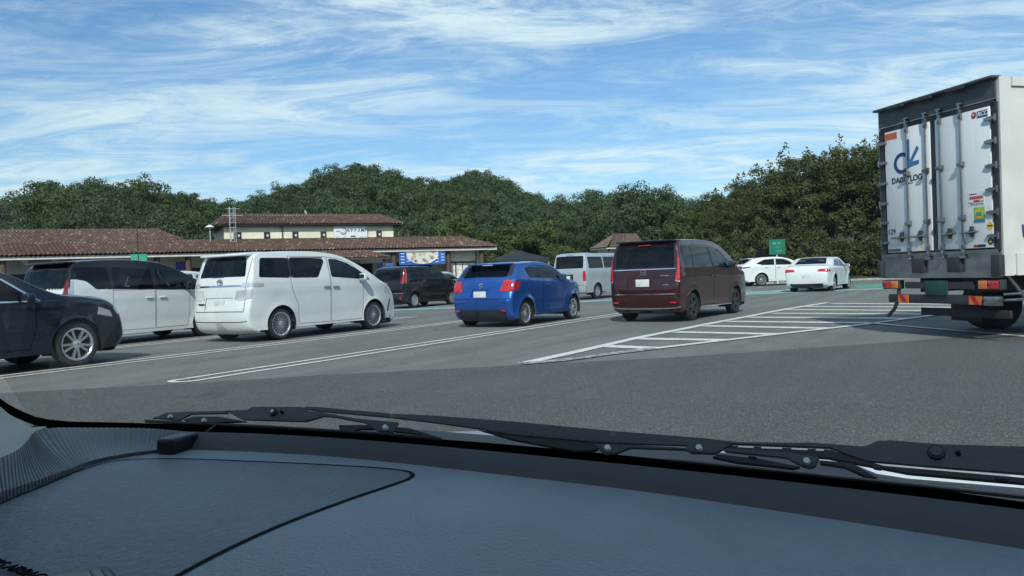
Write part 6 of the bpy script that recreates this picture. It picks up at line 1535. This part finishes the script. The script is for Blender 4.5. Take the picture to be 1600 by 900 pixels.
# windscreen with its black edge
edge = [(-1.0, 0.30, 0.27), (-1.03, 0.39, 0.12), (-1.062, 0.48, -0.02), (-1.154, 0.56, -0.099), (-1.255, 0.66, -0.155), (-1.279, 0.70, -0.180), (-1.281, 0.725, -0.195), (-1.268, 0.743, -0.203), (-1.235, 0.752, -0.205), (-1.065, 0.788, -0.205), (-0.847, 0.823, -0.205), (-0.584, 0.834, -0.205), (-0.479, 0.835, -0.205), (-0.241, 0.823, -0.205), (-0.08, 0.810, -0.205), (0.04, 0.783, -0.205), (0.121, 0.764, -0.205), (0.30, 0.71, -0.205)]
ec = smooth_curve(edge, 120)
nb = np.zeros_like(ec)
for i in range(120):                      # outwards along the glass, away from its middle
    dv = ec[i] - np.array([-0.52, 0.45, 0.10]); dv[0] *= 0.35 if ec[i, 1] > 0.745 else 1.2; nb[i] = dv / np.linalg.norm(dv)
wsc = []
header = np.stack([np.linspace(-1.06, 0.10, 60), 0.30 + 0.03 * np.cos(np.linspace(-1.4, 1.4, 60)), np.full(60, 0.275)], 1)
basec = smooth_curve([(-1.33, 0.765, -0.243), (-1.235, 0.79, -0.245), (-1.065, 0.826, -0.245), (-0.847, 0.861, -0.245), (-0.584, 0.873, -0.245), (-0.241, 0.861, -0.245), (-0.08, 0.848, -0.245), (0.121, 0.802, -0.245), (0.30, 0.75, -0.245)], 60)
for t in np.linspace(0, 1, 13):
    c = basec * (1 - t) + header * t; c[:, 2] += 0.035 * math.sin(math.pi * t); wsc.append(c)
ws = loft('windscreen', wsc, 'windscreen_glass', own, 80)
loft('black_edge', [ec + nb * 0.0, ec + nb * 0.012 - np.array([0, 0, 0.001]), ec + nb * 0.075 - np.array([0, 0, 0.012])], 'frit', ws, 60)
# roof, pillars and door panels close the cabin
m = MB(); m.box((-0.48, -0.75, H0 + 0.315), (1.74, 2.17, 0.05)); m.build('roof', 'headliner', own, bevel=0.015)
m = MB(); m.tube((0.16, 0.31, H0 + 0.28), (0.36, 0.77, H0 - 0.23), 0.04, 0.05, 8); m.build('pillar', 'headliner', own, smooth=60)
m = MB(); m.tube((-1.09, 0.26, H0 + 0.28), (-1.20, 0.40, H0 + 0.06), 0.03, 0.035, 8); m.tube((-1.20, 0.40, H0 + 0.06), (-1.42, 0.74, H0 - 0.24), 0.035, 0.05, 8); m.build('pillar', 'headliner', own, smooth=60)
for r_ in (-1.40, 0.42): MB().box((r_, -0.5, H0 - 0.62), (0.06, 2.5, 0.72)).build('door_panel', 'interior', own, bevel=0.01)
for r_ in (-1.30, 0.34): MB().box((r_, -0.55, H0 + 0.02), (0.06, 0.12, 0.60)).build('centre_pillar', 'headliner', own, bevel=0.01)
MB().box((-0.48, -1.75, H0 - 0.25), (1.8, 0.06, 1.1)).build('rear_bulkhead', 'interior', own)
MB().box((-0.48, -0.4, H0 - 0.95), (1.8, 2.6, 0.05)).build('floor', 'interior', own)
MB().box((-0.35, 0.42, H0 - 0.60), (1.5, 0.60, 0.66)).build('dashboard_lower', 'interior', own, bevel=0.03)
# bonnet and cowl
rr = np.linspace(-1.38, 0.42, 60); drop = 0.25 * np.clip(-0.80 - rr, 0, None) ** 1.5
def hc(f, z): return np.stack([rr, f - 0.10 * ((rr + 0.52) / 0.9) ** 2 * (1 if f > 1.3 else 0.15), z - drop], 1)
loft('bonnet', [hc(1.150, -0.31), hc(1.152, -0.2835), hc(1.16, -0.2815), hc(1.185, -0.2815), hc(1.25, -0.288), hc(1.40, -0.312), hc(1.58, -0.36), hc(1.70, -0.43), hc(1.76, -0.55), hc(1.78, -0.9)], 'paint_white', own, 50)
_t = np.clip((rr + 0.135) / 0.06, 0, 1); cdrop = 0.2465 + 0.0175 * _t * _t * (3 - 2 * _t) + 0.0045 * np.exp(-((rr + 0.53) / 0.06) ** 2)
loft('cowl_panel', [np.stack([rr, np.full(60, 0.80), -0.262 - drop], 1), np.stack([rr, np.full(60, 0.90), -0.258 - drop], 1), np.stack([rr, np.full(60, 1.05), -cdrop - drop], 1), np.stack([rr, np.full(60, 1.08), -cdrop - 0.006 - drop], 1), np.stack([rr, np.full(60, 1.148), -0.2835 - drop], 1)], 'cowl', own, 50)
m = MB()
for k in range(26): m.box((-0.30 + k * 0.0055, 0.93, H0 - 0.264), (0.0028, 0.05, 0.012))
tag(m.build('cowl_grille', 'wiper_dull', own), kind='stuff')

# wipers: plates standing on edge on the glass
RK = R(42); WN = Vector((0, math.sin(RK), math.cos(RK))); WS = Vector((0, -math.cos(RK), math.sin(RK))); WO = Vector((0, 0.80, -0.205 + H0))
# blades stand on edge: n is the height off the glass, off a small layer offset towards the front
def wpt(r, n, off): return Vector((r, 0, 0)) + WO + WN * (0.03 + n) - WS * (off - 0.03)
def wplate(name, poly, mat, parent, off=0.03, th=0.003):
    n = len(poly); A = [wpt(r, q, off) for r, q in poly]; Bk = [wpt(r, q, off + th) for r, q in poly]
    o = mesh_obj(name, A + Bk, [tuple(range(n)), tuple(range(n, 2 * n))[::-1]] + [(i, n + i, n + (i + 1) % n, (i + 1) % n) for i in range(n)], mat, parent)
    bm = bmesh.new(); bm.from_mesh(o.data); bmesh.ops.recalc_face_normals(bm, faces=bm.faces)
    bmesh.ops.bevel(bm, geom=list(bm.edges), offset=0.0009, segments=2, affect='EDGES'); bmesh.ops.triangulate(bm, faces=[f for f in bm.faces if len(f.verts) > 4]); bm.to_mesh(o.data); bm.free()
    return o
def rivet(r, q, rad, parent, mat, off=0.026, name='rivet'):
    a, b = wpt(r, q, off), wpt(r, q, off + 0.006); return MB().tube(a, b, rad * 0.85, rad, 12).build(name, mat, parent, smooth=50)
w1 = wplate('wiper', [(-0.958, -0.0022), (-0.9148, 0.0014), (-0.9071, 0.0074), (-0.8139, 0.0122), (-0.7992, 0.0071), (-0.7649, -0.0012), (-0.7919, -0.011), (-0.9108, -0.0157), (-0.9444, -0.0058)], 'wiper_black', own)
w1['label'] = 'left wiper with its long arm'
wplate('blade_bracket', [(-1.1065, -0.0249), (-1.0802, -0.0129), (-1.0271, -0.0074), (-0.9549, -0.0022), (-0.9467, -0.0069), (-1.0237, -0.0126), (-1.0431, -0.0255), (-1.0716, -0.025)], 'wiper_black', w1, 0.0305)
wplate('blade_bracket', [(-1.0353, -0.0227), (-1.0188, -0.016), (-0.9653, -0.0126), (-0.9019, -0.0173), (-0.9576, -0.0231), (-0.9832, -0.0293)], 'wiper_dull', w1, 0.0308, 0.004)
wplate('blade_bracket', [(-0.8027, 0.0069), (-0.7752, 0.0064), (-0.7083, 0.0004), (-0.6375, -0.0008), (-0.6357, -0.0131), (-0.6403, -0.0163), (-0.6628, -0.0169), (-0.6902, -0.0057), (-0.742, -0.0009), (-0.7942, 0.0002)], 'wiper_black', w1, 0.0305)
wplate('blade_link', [(-0.7332, -0.0111), (-0.6834, -0.0078), (-0.6647, -0.0132), (-0.6956, -0.0154), (-0.7051, -0.022), (-0.7262, -0.0196)], 'wiper_dull', w1, 0.0308, 0.004)
wplate('blade_link', [(-0.6413, -0.0078), (-0.6159, -0.0079), (-0.5622, -0.0187), (-0.5635, -0.0224), (-0.6125, -0.0152), (-0.6379, -0.0151)], 'wiper_dull', w1, 0.0308, 0.004)
wplate('wiper_arm', [(-0.818, 0.0102), (-0.8057, 0.0141), (-0.7798, 0.0145), (-0.6539, 0.0117), (-0.5873, 0.0129), (-0.4734, 0.0118), (-0.3414, 0.008), (-0.2404, 0.0067), (-0.2068, 0.0047), (-0.2128, 0.0005), (-0.2576, -0.0046), (-0.3557, -0.0086), (-0.4688, -0.0067), (-0.4978, -0.0045), (-0.5103, -0.0023), (-0.5807, 0.002), (-0.6507, 0.0051), (-0.7757, 0.0074)], 'wiper_black', w1, 0.0312, 0.003)
wplate('arm_flange', [(-0.5167, -0.0026), (-0.4679, -0.0068), (-0.3532, -0.0083), (-0.3577, -0.0184), (-0.3832, -0.0214), (-0.4649, -0.013)], 'wiper_dull', w1, 0.0318, 0.004)
wplate('wiper_rubber', [(-1.1206, -0.0282), (-0.8551, -0.0205), (-0.6523, -0.0171), (-0.5626, -0.0178), (-0.5612, -0.0213), (-0.6506, -0.0207), (-0.8526, -0.0245), (-1.1168, -0.0326)], 'wiper_dull', w1, 0.0300, 0.004)
for a in ((-1.0629, -0.021), (-0.9854, -0.0228), (-0.652, -0.0114)): rivet(*a, 0.0036, w1, 'sign_white')
rivet(-0.8581, -0.0006, 0.0065, w1, 'wiper_dull', 0.026); rivet(-0.8581, -0.0006, 0.0030, w1, 'galvanised', 0.0245); rivet(-0.8426, 0.0003, 0.0025, w1, 'frit', 0.027)
w2 = wplate('wiper', [(-0.2198, 0.003), (-0.1313, 0.0092), (-0.0856, 0.0087), (-0.0747, 0.0159), (-0.0642, 0.0173), (-0.025, 0.0164), (0.0247, 0.0184), (0.0624, 0.0202), (0.1683, 0.0214), (0.1557, -0.011), (0.0603, -0.0098), (0.042, -0.0086), (-0.0088, -0.0085), (-0.0826, -0.0075), (-0.1026, -0.0011), (-0.1162, 0.004), (-0.2122, 0.0006)], 'wiper_black', own)
w2['label'] = 'right wiper with a round pivot cap'
wplate('blade_bracket', [(-0.3638, -0.01), (-0.3373, -0.0087), (-0.2573, -0.0061), (-0.2546, 0.0018), (-0.2066, 0.0037), (-0.2261, -0.0118), (-0.2506, -0.0132), (-0.2567, -0.0099), (-0.3178, -0.0127), (-0.3329, -0.021), (-0.3444, -0.0229), (-0.3532, -0.018)], 'wiper_black', w2, 0.0305)
wplate('blade_bracket', [(-0.2193, -0.0045), (-0.1616, -0.0033), (-0.1248, -0.0065), (-0.128, -0.0179), (-0.1348, -0.02), (-0.1415, -0.0178), (-0.1554, -0.0107), (-0.2167, -0.0088)], 'wiper_black', w2, 0.0298)
wplate('blade_link', [(-0.1245, -0.0093), (-0.0964, -0.0095), (-0.0727, -0.0233), (-0.0819, -0.0242), (-0.1018, -0.0154), (-0.1248, -0.0135)], 'wiper_dull', w2, 0.0308, 0.004)
wplate('blade_link', [(-0.2242, -0.0109), (-0.1791, -0.0128), (-0.1415, -0.0178), (-0.1477, -0.0212), (-0.2035, -0.0194), (-0.2287, -0.0157)], 'wiper_dull', w2, 0.0310, 0.004)
wplate('slotted_web', [(-0.2217, 0), (-0.1161, 0.0034), (-0.0942, -0.0034), (-0.0684, -0.0094), (0.1553, -0.0121), (0.1529, -0.0183), (-0.048, -0.0163), (-0.1181, -0.0065), (-0.2186, -0.0058)], 'wiper_dull', w2, 0.0314, 0.004)
for a, b in ((-0.205, -0.188), (-0.182, -0.160), (-0.153, -0.136), (-0.130, -0.121)):
    t0, t1 = (a + 0.2217) / 0.1, (b + 0.2217) / 0.1
    wplate('slot', [(a, -0.0022 + 0.0034 * t0), (b, -0.0022 + 0.0034 * t1), (b, -0.0004 + 0.0034 * t1), (a, -0.0004 + 0.0034 * t0)], 'steel', w2, 0.0311, 0.001)
wplate('blade_spine', [(-0.2769, -0.02), (-0.0792, -0.0246), (0.0591, -0.0279), (0.1484, -0.0298), (0.1479, -0.0313), (0.0591, -0.0295), (-0.0791, -0.0263), (-0.2765, -0.0219)], 'blade_steel', w2, 0.0300, 0.003)
wplate('wiper_rubber', [(-0.2765, -0.0219), (-0.0791, -0.0263), (0.0591, -0.0295), (0.1479, -0.0313), (0.1471, -0.0332), (0.0589, -0.0314), (-0.0789, -0.0282), (-0.276, -0.0239)], 'wiper_dull', w2, 0.0300, 0.004)
for c in ([(-0.193, -0.0111), (-0.1856, -0.0111), (-0.1825, -0.0137), (-0.1899, -0.0137)], [(-0.0791, -0.0118), (-0.0712, -0.0121), (-0.0694, -0.0151), (-0.0762, -0.0149)], [(0.0203, -0.0136), (0.0299, -0.0136), (0.0303, -0.0162), (0.0213, -0.0161)]): wplate('blade_clip', c, 'wiper_dull', w2, 0.0292, 0.004)
for a in ((-0.3432, -0.0156), (-0.2429, -0.0072), (-0.136, -0.0131)): rivet(*a, 0.0036, w2, 'sign_white')
rivet(-0.025, 0.007, 0.0085, w2, 'wiper_dull', 0.0275, 'pivot_cap'); rivet(-0.025, 0.007, 0.0062, w2, 'wiper_black', 0.0262, 'pivot_cap'); rivet(-0.0075, 0.0072, 0.0024, w2, 'frit', 0.0275)

# things lying on the dashboard
ant = empty('dashboard_sensor', own.matrix_basis @ Vector((-0.957, 0.735, H0 - 0.2285)), R(-OAZ + 12), 'small black box with a cable on the left of the dashboard', 'sensor')
MB().box((0, 0, 0.0125), (0.030, 0.052, 0.021)).build('housing', 'device_black', ant, bevel=0.004, seg=3)
MB().path([(0.004, 0.024, 0.010), (0.006, 0.034, 0.010), (0.010, 0.046, 0.018), (0.016, 0.062, 0.026), (0.022, 0.085, 0.022)], 0.0017, 8).build('cable', 'device_black', ant, smooth=60)
dv = empty('glossy_device', own.matrix_basis @ Vector((-0.600, 0.372, H0 - 0.2480)), R(-OAZ - 24), 'glossy black device with two bright strips at the lower left edge of the dashboard', 'device')
MB().box((0, 0, 0.010), (0.090, 0.050, 0.022)).build('case', 'gloss_black', dv, bevel=0.009, seg=3)
for y in (0.008, 0.016): MB().box((0.006, y, 0.0208), (0.070, 0.002, 0.0014)).build('bright_strip', 'wiper_black', dv)
